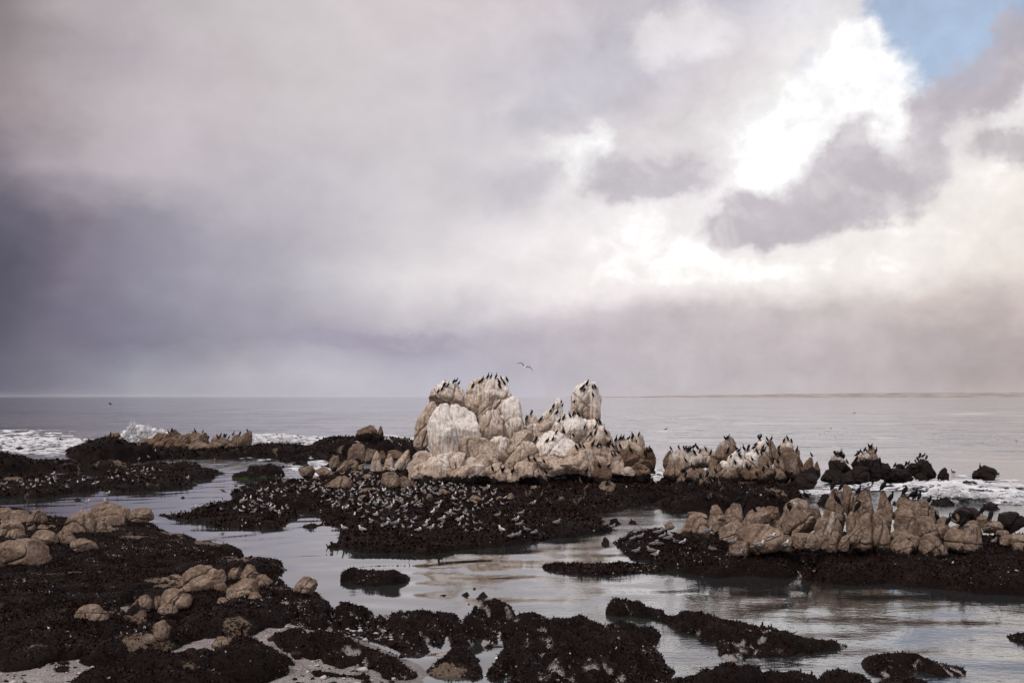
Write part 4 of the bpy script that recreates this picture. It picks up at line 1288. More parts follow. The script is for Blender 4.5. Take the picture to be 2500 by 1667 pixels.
for (fr, u, v, a, b, D, ro, gu, kw) in [
    ('s', 268, 545, 168, 130, 47.5, 6, .3, dict(taper=.3, cuts=6)), ('s', 300, 412, 112, 36, 49.2, 8, .2, dict(p=3.2)), ('s', 520, 440, 96, 145, 49, 4, .35, dict(p=3.4, taper=.12)), ('s', 692, 392, 110, 130, 49.6, 0, .4, dict(p=3, taper=.25)),
    ('s', 508, 545, 40, 68, 47.8, 6, .3, dict()), ('s', 960, 450, 210, 105, 49, -30, .3, dict(p=3, taper=.1, cuts=6, label='slanting slab')), ('s', 1050, 430, 78, 76, 50.2, -14, .2, dict()), ('s', 690, 610, 140, 140, 46.8, 0, .4, dict(taper=.3)),
    ('s', 1000, 665, 280, 150, 46.6, -8, .3, dict(taper=.25, cuts=6, cracks=3, label='wide heart shaped boulder')), ('s', 790, 800, 130, 100, 46.2, 0, .2, dict()), ('s', 1225, 545, 100, 88, 49.2, -14, .2, dict()),
    ('s', 1475, 450, 185, 215, 48.6, 16, .45, dict(taper=.35, cuts=7, cracks=2, label='large leaning boulder with a ridged face')), ('s', 1640, 420, 70, 110, 49.4, -14, .2, dict()), ('s', 1305, 730, 110, 98, 46.4, -20, .2, dict()), ('s', 1522, 700, 138, 82, 46.2, 0, .35, dict(p=5.5, taper=.04, cuts=1, cracks=1, label='squared block like a loaf')),
    ('s', 1875, 370, 125, 260, 49.6, 3, .2, dict(taper=.3, cracks=3, label='tall left slab')), ('s', 2030, 240, 62, 180, 50.2, 0, .2, dict(taper=.25)), ('s', 1690, 620, 70, 195, 47.6, 14, .4, dict(taper=.35, p=3)), ('s', 1790, 590, 74, 225, 47.4, 12, .6, dict(taper=.35, p=3)), ('s', 1880, 650, 86, 185, 47.2, 4, .3, dict(taper=.45)),
    ('s', 1920, 380, 50, 100, 48.6, 0, .2, dict()),
    ('t', 525, 290, 125, 200, 49.8, 0, .35, dict(taper=.3, cracks=3, label='second tall slab with a gull on top')), ('t', 490, 350, 96, 120, 48.9, 0, .2, dict()), ('t', 405, 510, 98, 165, 48.1, 16, .35, dict(taper=.3)),
    ('t', 595, 650, 205, 275, 46.9, 4, .35, dict(taper=.5, cuts=6, cracks=3, label='pointed foremost slab')), ('t', 440, 590, 70, 150, 46.7, 36, .3, dict(p=3)), ('t', 290, 720, 60, 90, 46.6, 20, .2, dict()),
    ('t', 750, 270, 86, 140, 50.6, 0, .2, dict(taper=.35, label='third slab with one cormorant')), ('t', 770, 460, 66, 170, 49.6, 0, .25, dict()), ('t', 712, 490, 54, 145, 48.4, -6, .25, dict(taper=.3)),
    ('t', 975, 260, 68, 84, 51, 18, .2, dict()), ('t', 1075, 340, 140, 110, 50.6, 6, .3, dict(cracks=3, taper=.3)), ('t', 1205, 350, 56, 120, 50.2, 0, .2, dict()), ('t', 1290, 400, 76, 100, 50.3, 0, .2, dict()), ('t', 960, 380, 116, 96, 49.9, 8, .3, dict()),
    ('t', 1010, 500, 150, 140, 48.9, 0, .3, dict(cuts=6)), ('t', 1210, 580, 132, 160, 48.4, 0, .4, dict(taper=.3)), ('t', 970, 640, 140, 60, 47.7, 6, .25, dict(p=3.5)), ('t', 930, 770, 140, 118, 46.5, -26, .2, dict(p=3)),
    ('t', 1100, 760, 86, 110, 47, 0, .2, dict()), ('t', 1310, 790, 160, 160, 46.4, 0, .2, dict(taper=.3)), ('t', 1640, 690, 200, 178, 47.3, 0, .35, dict(taper=.22, cuts=4, label='smooth round boulder at the right')), ('t', 1400, 590, 100, 80, 48.6, 0, .2, dict()),
    ('t', 1430, 490, 66, 66, 49.5, 0, .2, dict()), ('t', 1775, 570, 92, 100, 48.7, -14, .25, dict())]:
    boulder(OUT3, fr, u, v, a, b, D, ro, M_TAN, gu, weedz=.95, **{**dict(taper=.22, cracks=2), **kw})
for (u, v, a, b, D, ro, mt, wz, kw, lab) in [
    (1680, 410, 160, 100, 54, 0, B_, 9, dict(), 'big black weedy boulder behind the smooth round tan boulder at right'), (2170, 500, 165, 125, 50.5, -14, B_, 9, dict(), 'black weedy hump at the right edge, near the last tan stones'),
    (1880, 480, 76, 68, 51, 0, T_, .5, dict(), 'tan stone with a cormorant between two black humps at right'), (1985, 545, 108, 66, 49.2, -6, T_, .5, dict(), 'rounded tan stone right of the near outcrop'),
    (2100, 625, 66, 44, 48, 0, T_, .5, dict(p=4.5), 'small squared tan stone near the right edge'), (2260, 690, 150, 62, 46, -6, T_, .9, dict(), 'flat tan slab cut by the right edge'), (2310, 790, 90, 66, 45.2, 0, T_, 1.4, dict(), 'tan stone half hidden in weed below the flat slab at the right edge'),
    (1560, 440, 44, 50, 51.5, 0, B_, .5, dict(), 'brown stone left of the big black weedy boulder')]:
    o = boulder(None, 't', u, v, a, b, D, ro, mt, .2, weedz=wz, **kw)
    tag(o, lab, 'boulder', 'stones at the right end')
o = boulder(None, 's', 1145, 385, 105, 80, 56, 4, B_, .1, weedz=1.0)
tag(o, 'dark brown boulder with a rusty flat top behind the slanting slab', 'boulder')
o = boulder(None, 's', 1290, 440, 50, 50, 53, 0, B_, .1, weedz=1.0)
tag(o, 'small dark boulder between the slanting slab and the large leaning boulder', 'boulder')
o = boulder(None, '6', 655, 240, 24, 18, 50, 0, T_, .0, weedz=.7)
tag(o, 'small rusty stone at the left end of the near right reef', 'boulder')

# ------------------------------------------------------------------ left foreground
reef('reef_ledge', 'broad dark weed covered shelf filling the left foreground, with tan boulders', 'ledge', '3',
     [(-700, 150, .6), (-100, 165, .6), (100, 165, .6), (250, 180, .5), (400, 225, .5), (500, 235, .5), (560, 240, .5), (700, 240, .6), (900, 230, .6), (1080, 240, .6), (1220, 270, .6), (1240, 300, .6), (1400, 340, .6), (1510, 362, .5), (1540, 396, .5), (1630, 430, .5), (1640, 462, .2), (1690, 500, .4),
      (1850, 570, .4), (2000, 580, .5), (2150, 590, .5), (2225, 640, .2), (2240, 690), (2150, 735), (2290, 770, .3), (2380, 860), (2300, 960), (2250, 1080), (2130, 1120), (1850, 1150), (1720, 1250), (1560, 1310), (1380, 1390), (1260, 1400), (1010, 1385), (985, 1300), (1010, 1200), (960, 1150), (880, 1080), (850, 1130), (830, 1210),
      (660, 1235), (530, 1275), (565, 1375), (460, 1430), (200, 1470), (0, 1480), (-700, 1500)], .36, 1.1, .085, slope=.010, seed=70, mk=(.9, .62), lump=.26, weeds=85, wsize=.075, bare=.17, pale=.035,
     mounds=[(1270, 1180, 1.5, .95), (1100, 1260, 1.4, .9), (1700, 1080, 1.8, 1.15), (1980, 1000, 2.0, 1.2), (2150, 900, 2, 1.1), (600, 1120, 2.2, 1.0), (300, 1250, 2.5, 1.0), (300, 900, 3, .9), (1500, 520, 2.4, 1.0), (1800, 640, 2.5, .9), (1000, 600, 4, 1.2), (1550, 950, 2, 1.2), (700, 1000, 2, 1.1)],
     grooves=[([(500, 900), (900, 860), (1150, 840)], .35, .4), ([(300, 1000), (520, 960)], .3, .4), ([(1000, 1050), (960, 950), (1050, 880)], .3, .4), ([(2250, 1000), (2200, 900)], .25, .3)])
FG = [
    ('3', 150, 555, 215, 118, 41.0, 2, .25, dict(cuts=4, cracks=1), 'largest smooth tan boulder at the left edge'),
    ('3', 105, 345, 112, 62, 50.5, 4, .1, dict(cracks=3), 'wide cracked tan boulder behind the largest one at left'), ('3', 130, 268, 112, 62, 53, 0, .1, dict(cracks=2), 'rounded tan boulder at left, furthest back at the shore end'),
    ('3', 35, 245, 62, 56, 54, 0, .1, dict(), 'grey tan stone cut by the left edge, among roosting gulls'), ('3', 272, 285, 58, 82, 52, 22, .1, dict(taper=.3), 'leaning egg shaped tan boulder at left'), ('3', 332, 275, 36, 60, 52.4, 8, .1, dict(), 'narrow tan stone touching the leaning egg shaped boulder'),
    ('3', 20, 400, 46, 42, 48, 0, .1, dict(), 'tan stone at the left edge above the largest boulder'), ('3', 115, 405, 72, 46, 47.6, 0, .1, dict(), 'low tan boulder resting before the wide cracked one'), ('3', 245, 355, 26, 40, 49.5, 22, .05, dict(), 'slim tan stone right of the wide cracked boulder'),
    ('3', 350, 440, 104, 76, 45.2, 0, .3, dict(cracks=2), 'left half of the split flat tan boulder'), ('3', 525, 430, 86, 70, 45.2, 4, .3, dict(cracks=2), 'right half of the split flat tan boulder'), ('3', 342, 355, 50, 28, 48, 8, .05, dict(), 'small flat tan stone behind the split boulder'), ('3', 412, 348, 30, 22, 48, 12, .05, dict(), 'tiny tan stone next to the small flat one'),
    ('3', 640, 310, 132, 104, 47.2, 4, .35, dict(taper=.25, cracks=2), 'front left dome of the four lobed tan boulder group by the pool'), ('3', 855, 290, 122, 84, 47.0, -4, .35, dict(taper=.25, cracks=2), 'front right dome of the four lobed tan boulder group by the pool'), ('3', 868, 220, 146, 70, 49.6, -6, .3, dict(taper=.25, cracks=2), 'back dome of the boulder group by the pool'),
    ('3', 780, 345, 60, 56, 46, 10, .2, dict(), 'low weedy lobe in front of the boulder group by the pool'), ('3', 1115, 252, 92, 64, 47.6, 0, .35, dict(taper=.25), 'tan boulder with weedy sides, right of the boulder group by the pool'), ('3', 985, 250, 40, 50, 48.6, 0, .2, dict(), 'tan stone between the boulder group and the weedy sided boulder'),
    ('3', 680, 495, 112, 56, 43.6, 30, .1, dict(p=3), 'slanting tan slab lying on black weed, left'), ('3', 612, 478, 28, 22, 43.8, 0, .05, dict(), 'small stone at the upper end of the slanting slab'), ('3', 855, 355, 34, 22, 46.4, 0, .05, dict(), 'small tan stone at the foot of the boulder group by the pool'),
    ('3', 1585, 775, 190, 132, 37.2, -4, .35, dict(taper=.28, cracks=4, cuts=5), 'big ribbed tan boulder, highest of the middle foreground cluster'), ('3', 1392, 905, 110, 82, 35.6, 0, .35, dict(taper=.25), 'rounded boulder with a white top below the big ribbed one'), ('3', 1320, 985, 74, 38, 34.8, 0, .15, dict(), 'low tan stone in front of the white topped boulder'),
    ('3', 1142, 930, 62, 54, 35.2, 0, .15, dict(taper=.35), 'left upright egg of the pair left of the white topped boulder'), ('3', 1237, 932, 28, 48, 35.4, 8, .1, dict(), 'right slim stone of the pair left of the white topped boulder'), ('3', 1302, 760, 46, 22, 38.4, 10, .05, dict(), 'flat tan stone left of the big ribbed boulder'),
    ('3', 1392, 742, 52, 26, 38.6, 26, .05, dict(), 'tilted tan stone tucked against the big ribbed boulder'), ('3', 1362, 782, 40, 24, 37.6, 0, .05, dict(), 'little tan stone left below the ribbed boulder'), ('3', 1540, 865, 84, 38, 36, 6, .1, dict(), 'tan ledge stone at the foot of the ribbed boulder'),
    ('3', 1905, 845, 128, 96, 36, 0, .2, dict(cracks=3), 'wide lumpy tan boulder right of the big ribbed one'), ('3', 1968, 700, 66, 62, 38.0, 10, .2, dict(cracks=2), 'knob shaped boulder perched right of the ribbed one'), ('3', 1852, 700, 46, 54, 38.2, 34, .1, dict(), 'slanting tan stone between the ribbed and the knob boulder'), ('3', 1745, 725, 34, 50, 37.2, 0, .1, dict(), 'small upright stone against the ribbed boulder'),
    ('3', 2072, 760, 68, 42, 37.2, 0, .15, dict(), 'low tan boulder at the right end of the cluster'), ('3', 1840, 880, 66, 58, 35.2, 0, .1, dict(), 'tan lobe in front of the wide lumpy boulder'), ('3', 1995, 905, 60, 56, 35, 0, .1, dict(), 'weedy tan stone below the wide lumpy boulder'), ('3', 1750, 925, 40, 30, 34.8, 0, .05, dict(), 'small stone between the ribbed and the lumpy boulder'),
    ('3', 735, 1015, 120, 66, 34.2, 0, .05, dict(cuts=6), 'lone ochre boulder in the black weed, left foreground'), ('3', 1265, 1150, 66, 80, 31.8, 14, .05, dict(), 'ochre boulder draped with hanging weed'), ('3', 1175, 1215, 46, 34, 31, 0, .0, dict(), 'ochre stone left of the draped one'), ('3', 1745, 1245, 74, 46, 30.6, 0, .05, dict(), 'pinkish flat stone near the sand'),
    ('7', 425, 225, 80, 56, 38.5, 0, .25, dict(), 'flat pale tan boulder on the crest of the middle ledge'), ('7', 360, 735, 44, 26, 30.4, 0, 0, dict(), 'small ochre stone lying on the shell sand'),
]
for (fr, u, v, a, b, D, ro, gu, kw, lab) in FG:
    o = boulder(None, fr, u, v, a, b, D, ro, M_TAN, gu, weedz=kw.pop('wz', .40), rest=.42 if fr == '3' else None, **{**dict(taper=.2), **kw})
    tag(o, lab, 'boulder', 'tan boulders on the left shelf')

MID = dict(weeds=130, wsize=.062, lump=.22)
reef('reef_ledge', 'wedge shaped weedy ledge with pale streaked cracks, middle foreground left of the slab', 'ledge', 'S',
     [(640, 1470, .6), (690, 1440, .6), (787, 1440, .7), (865, 1443, .7), (954, 1460, .7), (984, 1453, .8), (1042, 1463, .7), (1093, 1467, .6), (1130, 1470, .4), (1144, 1475), (1124, 1503), (1103, 1530), (1073, 1584), (1022, 1594), (1005, 1601), (940, 1574), (858, 1553), (797, 1546), (745, 1530, .2), (700, 1530), (650, 1520)], .22, .7, .06, slope=.085, seed=71, strat=.25, pale=.13, bare=.02,
     grooves=[([(930, 1455, .7), (890, 1490, .6), (850, 1545, .3)], .22, .45), ([(948, 1468, .7), (940, 1510, .5), (950, 1530, .4)], .22, .4), ([(1000, 1490, .7), (1060, 1560, .3)], .18, .25), ([(820, 1445, .7), (800, 1530, .3)], .2, .35)], **MID)
reef('reef_ledge', 'long narrow weedy ledge at the edge of the sand, below the wedge shaped one', 'ledge', 'S',
     [(690, 1556, .15), (705, 1551, .25), (770, 1549, .3), (858, 1562, .3), (923, 1582, .3), (970, 1596, .3), (1004, 1618, .25), (1020, 1645), (1000, 1662), (940, 1664), (915, 1650), (870, 1632), (838, 1646), (777, 1632), (715, 1608), (670, 1590), (660, 1565)], .46, .5, .055, slope=.11, seed=72, strat=.25, pale=.10, **MID)
reef('tide_rock', 'low weedy ridge lying on the sand at the bottom, left of the narrow channel', 'rock', '7', [(430, 850), (560, 890), (740, 905), (920, 915), (905, 885, .2), (840, 850, .4), (740, 850, .3), (600, 825, .4), (480, 820, .4)], .42, .3, .05, seed=73, pale=.05, **MID)
reef('tide_rock', 'small weedy clump on the sand left of the low ridge', 'rock', '7', [(155, 850), (220, 870), (260, 830), (230, 780, .4), (180, 775, .4)], .45, .3, .05, seed=74, pale=.05, **MID)
reef('tide_rock', 'thin weedy clump on the pale sand below the long narrow ledge', 'rock', '7', [(240, 845), (400, 860), (440, 840), (400, 790, .2), (290, 770, .2)], .3, .3, .05, seed=75, pale=.06, **MID)
reef('reef_ledge', 'weedy ledge between the two narrow channels, left of the big slab', 'ledge', '7',
     [(1450, 665), (1460, 620), (1540, 520), (1560, 470), (1545, 400, .5), (1600, 350, .6), (1720, 365, .6), (1760, 335, .8), (1850, 335, .8), (1848, 430), (1835, 520), (1800, 625), (1765, 692), (1650, 665), (1560, 655)], .25, .6, .06, slope=.075, seed=76, strat=.25, mk=(.9, .6), pale=.04,
     mounds=[(1740, 400, .7, 1.0), (1830, 390, .6, 1.05), (1590, 520, .8, .9)], grooves=[([(1680, 480, .6), (1640, 640, .2)], .18, .35)], **MID)
reef('reef_ledge', 'triangular weedy ledge at the bottom between the channel mouths', 'ledge', '7',
     [(1272, 855), (1290, 838), (1360, 780), (1450, 700), (1590, 685), (1700, 770), (1700, 890), (1640, 905), (1530, 880), (1390, 890)], .24, .6, .055, slope=.11, seed=77, strat=.25, pale=.06, bare=.08, **MID)
reef('reef_ledge', 'biggest dark slab in the bottom centre, high at its back', 'ledge', '8',
     [(62, 525), (70, 505), (110, 445), (130, 350), (150, 262), (160, 240, .5), (200, 205, .8), (270, 190, .9), (330, 200, .9), (400, 225, .8), (480, 245, .6), (600, 290, .4), (700, 320, .2), (805, 345), (780, 395), (800, 440), (865, 505), (840, 545), (800, 620), (300, 640), (120, 560)], .26, .8, .065, seed=78, strat=.25, pale=.05, bare=.0, slope=.085,
     grooves=[([(180, 390, .7), (160, 440, .6), (130, 520, .2)], .2, .3), ([(430, 390, .8), (415, 490, .5)], .15, .3), ([(570, 430, .8), (640, 500, .5), (720, 545, .3)], .2, .35), ([(720, 370, .3), (760, 430, .3)], .2, .25), ([(300, 330, .9), (330, 520, .7)], .25, .22)], weeds=130, wsize=.062, lump=.24)
reef('reef_ledge', 'long dark ledge tapering to a point in the water, right of the big slab', 'ledge', '8',
     [(588, 242), (590, 205, .3), (640, 185, .4), (720, 195, .45), (800, 212, .5), (900, 216, .6), (1050, 224, .6), (1200, 262, .55), (1350, 310, .4), (1500, 356, .25), (1592, 396), (1560, 412), (1400, 432), (1200, 452), (1090, 458), (1040, 435), (1030, 385), (930, 385), (900, 345), (820, 302), (700, 268), (620, 246)], .36, .7, .065, slope=.09, seed=79, strat=.25, mk=(.6, .7), pale=.02,
     mounds=[(630, 225, .9, .75), (740, 232, 1.2, .7)], grooves=[([(960, 240, .8), (930, 340, .4)], .2, .35), ([(1240, 300, .7), (1170, 440, .2)], .15, .22), ([(1410, 350, .5), (1380, 430, .1)], .15, .2)], weeds=110, wsize=.066, lump=.22)
reef('reef_ledge', 'row of dark weedy humps along the bottom edge, right of centre', 'ledge', '8',
     [(800, 548), (870, 528), (1000, 515), (1090, 500, .3), (1200, 505, .4), (1350, 525, .3), (1480, 535, .3), (1560, 520, .4), (1630, 535, .3), (1800, 545), (1930, 560), (2050, 590), (2000, 700), (800, 700)], .35, .5, .06, seed=80, mk=(.75, .7), pale=.012,
     mounds=[(1110, 555, .95, 1.35), (1180, 550, .8, 1.2), (1030, 560, .7, 1.0), (1290, 560, .8, .9), (1400, 560, .8, 1.0), (1560, 555, .8, 1.05), (1620, 565, .8, .95)], weeds=130, wsize=.06, lump=.3)
reef('reef_ledge', 'dark ledge in the lower right, split by a pale seam', 'ledge', '8',
     [(1668, 465), (1672, 425, .2), (1692, 398, .35), (1730, 386, .4), (1850, 400, .4), (1900, 432, .25), (1990, 444, .25), (2120, 500), (2112, 522), (2010, 528), (1945, 520), (1900, 534), (1860, 545), (1780, 538), (1690, 512)], .34, .45, .055, slope=.05, strat=.14, seed=81, pale=.02, grooves=[([(1890, 432, .5), (1930, 470, .4), (1900, 530, .1)], .25, .5)], weeds=120, wsize=.06, lump=.26)
reef('tide_rock', 'dark rounded rock cut by the right edge in the lower right', 'rock', '8', [(2278, 352), (2300, 372), (2420, 392), (2440, 350), (2380, 334, .2), (2300, 332, .2)], .4, .35, .06, seed=82, weeds=110, wsize=.06)
reef('tide_rock', 'dark islet of three lumps alone in the calm pool at the middle', 'rock', '7',
     [(688, 165), (690, 135, .15), (740, 115, .2), (800, 125, .2), (880, 125, .25), (1000, 115, .3), (1090, 130, .2), (1172, 183), (1150, 205), (1100, 218), (1020, 215), (970, 228), (860, 238), (740, 222), (705, 198), (730, 175)], .35, .3, .06, seed=83, mk=(.6, .5), pale=.04, mounds=[(760, 150, .8, 1.0), (920, 165, .7, .85), (1040, 165, 1.1, 1.05)], weeds=110, wsize=.065, lump=.24)
for i, (a, h, lab) in enumerate([([(1378, 306), (1420, 314), (1452, 304), (1410, 296)], .2, 'flat black rock touching the back of the wedge shaped ledge'), ([(1550, 300), (1575, 310), (1605, 302), (1590, 280)], .35, 'small black rock behind the ledge between channels, nearest to it'), ([(1655, 325), (1690, 330), (1685, 316), (1660, 314)], .2, 'tiny black rock just behind the ledge between channels'),
                                 ([(1670, 305), (1700, 318), (1735, 308), (1720, 292), (1685, 292)], .3, 'small black rock left of the big slab crest'), ([(1625, 262), (1650, 268), (1660, 256), (1640, 250)], .2, 'tiny black rock alone in the pool behind the big slab')]):
    reef('tide_rock', lab, 'rock', '7', a, h * .7, .3, .06, seed=90 + i, lump=.15, weeds=80, wsize=.06)
SB = dict(weeds=130, wsize=.06, lump=.28)
for i, (pts, h, mo, lab) in enumerate([
    ([(690, 1330), (760, 1350), (860, 1375), (970, 1385), (955, 1330), (900, 1270, .3), (820, 1240, .5), (720, 1240, .5), (670, 1270, .3)], .5, [(830, 1330, .7, .8)], 'dark weedy rock in the sand inlet, left foreground'),
    ([(1375, 1430), (1450, 1470), (1560, 1480), (1665, 1460), (1660, 1400, .3), (1600, 1340, .6), (1500, 1340, .6), (1400, 1385, .5)], .65, [(1540, 1420, .9, 1.0)], 'rounded weedy rock at the edge of the sand below the pinkish stone'),
    ([(1705, 1440), (1790, 1490), (1850, 1505), (1990, 1495), (2110, 1410), (2090, 1360), (2000, 1320, .4), (1900, 1280, .6), (1760, 1300, .6), (1700, 1380, .3)], .65, [(1900, 1400, 1.1, 1.1)], 'big weedy rock on the sand with pale pebbles to its right'),
    ([(2105, 1460), (2170, 1480), (2254, 1470), (2330, 1480), (2300, 1400, .2), (2200, 1370, .3), (2120, 1410, .3)], .35, [], 'flat weedy patch right of the big weedy rock on the sand'),
    ([(1000, 1560), (1180, 1600), (1400, 1600), (1650, 1500), (1640, 1460, .3), (1480, 1430, .5), (1260, 1400, .6), (1050, 1390, .6), (1000, 1450, .3)], .75, [(1150, 1470, 1.1, 1.1), (1380, 1500, 1, 1.0)], 'weedy hump at the bottom with ochre patches, right of the sand'),
    ([(590, 1600), (950, 1620), (940, 1560, .3), (900, 1510, .5), (790, 1495, .6), (680, 1540, .4)], .6, [(810, 1570, 1.0, .95)], 'black weedy rock cut by the bottom edge, left'),
    ([(900, 1640), (1400, 1660), (1880, 1640), (1850, 1580, .3), (1700, 1540, .4), (1480, 1500, .6), (1200, 1530, .5), (1000, 1560, .4)], .6, [(1480, 1580, 1.0, 1.0), (1180, 1600, 1, .9)], 'long weedy rock with rusty patches cut by the bottom edge'),
    ([(375, 1500), (430, 1535), (520, 1540), (560, 1525), (570, 1480), (500, 1455, .2), (420, 1465, .2)], .34, [], 'left of two weedy clumps lying side by side on the sand'),
    ([(560, 1490), (620, 1505), (695, 1495), (670, 1465, .2), (600, 1452, .2)], .26, [], 'right of two weedy clumps lying side by side on the sand'),
    ([(222, 1470), (270, 1480), (330, 1470), (320, 1440, .2), (250, 1430, .2)], .3, [], 'weed tuft rock at the upper rim of the sand, far left'),
    ([(575, 1375), (640, 1385), (705, 1370), (690, 1340, .2), (610, 1338, .2)], .32, [], 'small weedy rock on the sand inlet, left of the dark one'),
    ([(-60, 1495), (20, 1500), (48, 1485), (30, 1462, .2), (-60, 1460, .2)], .3, [], 'weedy clump at the left edge of the sand'),
    ([(110, 1510), (200, 1535), (310, 1530), (260, 1500), (190, 1485), (130, 1490)], .12, [], 'thin flat strands of weed on the sand, far left')]):
    cx_, cy_ = sum(p[0] for p in pts) / len(pts), sum(p[1] for p in pts) / len(pts)
    pts = [(cx_ + (p[0] - cx_) * 1.14, cy_ + (p[1] - cy_) * 1.14, *([p[2] * .5] if len(p) > 2 else [])) for p in pts]
    reef('tide_rock', lab, 'rock', '3', pts, h * 1.0 + .15, .35, .055, seed=110 + i, mounds=mo, mk=(1.0, .9), pale=.03, bare=.12 if 'patches' in lab else .0, **SB)
o = boulder(None, '3', 10, 1575, 60, 70, 29.2, 0, M_TAN, 0, weedz=.1)
tag(o, 'dark tan boulder cut by the bottom left corner', 'boulder')
print('tufts', N_TUFT[0])


def scraps():
    """torn weed and pebbles strewn over the sand"""
    rng = np.random.default_rng(77)
    V, F, M = [], [], []
    U, IF = ico(1)
    n = 0
    for _ in range(1500):
        if rng.random() < .55:
            x, y = rng.uniform(-60, 420), rng.uniform(1560, 1690)
        else:
            x, y = rng.uniform(560, 1000), rng.uniform(1520, 1690)
        q = at(x, y, z=.1)
        r = rng.choice([.018, .03, .05, .10], p=[.5, .3, .16, .04]) * rng.uniform(.7, 1.3)
        P = U * np.array([r * rng.uniform(.8, 1.6), r * rng.uniform(.8, 1.6), r * .6]) * (1 + .3 * rng.normal(size=(len(U), 1)))
        V.append(P + np.array([q.x, q.y, .14 + r * .2]))
        F.append(IF + n)
        M += [0 if rng.random() < .6 else 1] * len(IF)
        n += len(U)
    o = link('pebbles', mesh_np('pebbles', np.concatenate(V), np.concatenate(F), [M_WEED, M_SHELL], fmat=M), kind='stuff')
    tag(o, 'torn weed and pebbles strewn over the shell sand', 'pebbles')


scraps()

# ------------------------------------------------------------------ surf
FOAM_UP = 0.32


def foam(fr, pts, thr, h, res, seed, label, mounds=(), sx=0.16, sy=0.22, soft=1.2, cat='foam'):
    poly = [at(*px(fr, p[0], p[1]), z=0).xy[:] for p in pts]
    A = np.array(poly)
    gx = np.arange(A[:, 0].min() - 1, A[:, 0].max() + 1, res)
    gy = np.arange(A[:, 1].min() - 1, A[:, 1].max() + 1, res * 1.6)
    X, Y = np.meshgrid(gx, gy)
    fl = lambda a, b: np.c_[X.ravel() * a, Y.ravel() * b, np.full(X.size, seed * 3.1)]
    sd = sdf(X, Y, poly)
    n = fbm(fl(sx, sy), 5, 0.62).reshape(X.shape)
    lace = fbm(fl(sx * 3, sy * 3) + 9, 4, 0.6, True).reshape(X.shape)
    dens = n * 0.9 - (lace - 0.25) * 1.3 - thr + np.clip(sd / soft, -3, 0.35)
    sd = sd + 1.6 * soft * fbm(fl(.45, .6) + 4, 4, .6).reshape(X.shape)
    crest = np.zeros_like(X)
    for (u, v, rx, ry, hh) in mounds:
        q = at(*px(fr, u, v), z=0)
        gsn = np.exp(-((X - q.x) / rx) ** 2 - ((Y - q.y) / ry) ** 2)
        crest += hh * gsn * FOAM_UP
        dens += 0.45 * gsn
    bub = fbm(fl(1.6, 1.6), 4, 0.6, True).reshape(X.shape)
    Z = sea_height(X, Y) + 0.015 + np.clip(dens, 0, 0.6) * h * (0.35 + 1.3 * bub) + crest * (0.45 + 1.1 * bub)
    keep = (dens[:-1, :-1] + dens[1:, 1:] + dens[1:, :-1] + dens[:-1, 1:]) > 0
    ny, nx = X.shape
    idx = np.arange(nx * ny).reshape(ny, nx)
    F = np.stack([idx[:-1, :-1], idx[:-1, 1:], idx[1:, 1:], idx[1:, :-1]], -1)[keep]
    used = np.unique(F)
    mp = np.full(nx * ny, -1)
    mp[used] = np.arange(len(used))
    o = link('surf_foam', mesh_np('surf_foam', np.stack([X, Y, Z], -1).reshape(-1, 3)[used], mp[F], M_FOAM), kind='stuff')
    tag(o, label, cat)
    return o


foam('2', [(-150, 372), (250, 372), (520, 376), (760, 380), (660, 420), (600, 458), (560, 475), (100, 474), (-150, 474)], .10, .35, .25, 1, 'white breaking surf rolling in at the left edge', mounds=[(60, 385, 14, 3, .8), (300, 392, 12, 3, .7), (520, 392, 10, 3, .6)])
foam('2', [(-150, 302), (300, 300), (520, 318), (640, 330), (600, 374), (250, 372), (-150, 376)], .34, .2, .25, 2, 'lacy foam on the back of the swell at far left', sx=.08, sy=.14)
foam('2', [(130, 474), (560, 478), (930, 458), (950, 520), (800, 545), (600, 520), (350, 520), (180, 500)], .18, .2, .25, 3, 'streaks of foam behind the round black hump', sx=.1, sy=.16)
foam('2', [(1480, 545), (1900, 520), (2120, 480), (2420, 495), (2420, 530), (2100, 560), (2000, 590), (1850, 575), (1600, 560)], .36, .12, .25, 4, 'thin foam streaks on the pool below the tan row', sx=.1, sy=.15)
foam('2', [(2060, 345), (2180, 330), (2330, 330), (2500, 350), (2500, 430), (2300, 400), (2150, 420), (2080, 400)], .05, .4, .3, 5, 'white surf behind the low black rocks', mounds=[(2320, 372, 8, 4, .9), (2120, 375, 6, 4, .5)])
foam('u', [(30, 205), (260, 195), (560, 215), (900, 200), (1250, 215), (1240, 330), (900, 330), (580, 400), (300, 330), (60, 330)], .05, .4, .3, 6, 'white surf behind the row of black boulders', mounds=[(200, 240, 7, 4, 1.0), (420, 250, 6, 4, .5), (1050, 235, 6, 4, .6)])
foam('u', [(1600, 215), (1700, 205), (1900, 230), (2110, 235), (2110, 340), (1900, 330), (1700, 320)], -.2, .5, .3, 7, 'white surf in the gap left of the leaning oval slab', mounds=[(1680, 230, 3, 3, 1.0)])
foam('u', [(430, 590), (560, 560), (800, 555), (800, 620), (700, 640), (620, 600), (520, 590)], -.25, .2, .16, 8, 'white water in the little pool left of the tan pillar')
foam('u', [(300, 620), (420, 640), (420, 720), (330, 710)], -.2, .2, .16, 9, 'white water beside the lone smooth tan boulder')
foam('u', [(600, 650), (860, 640), (800, 760), (640, 790)], -.25, .2, .16, 10, 'white water between the lone tan boulder and the pillar')
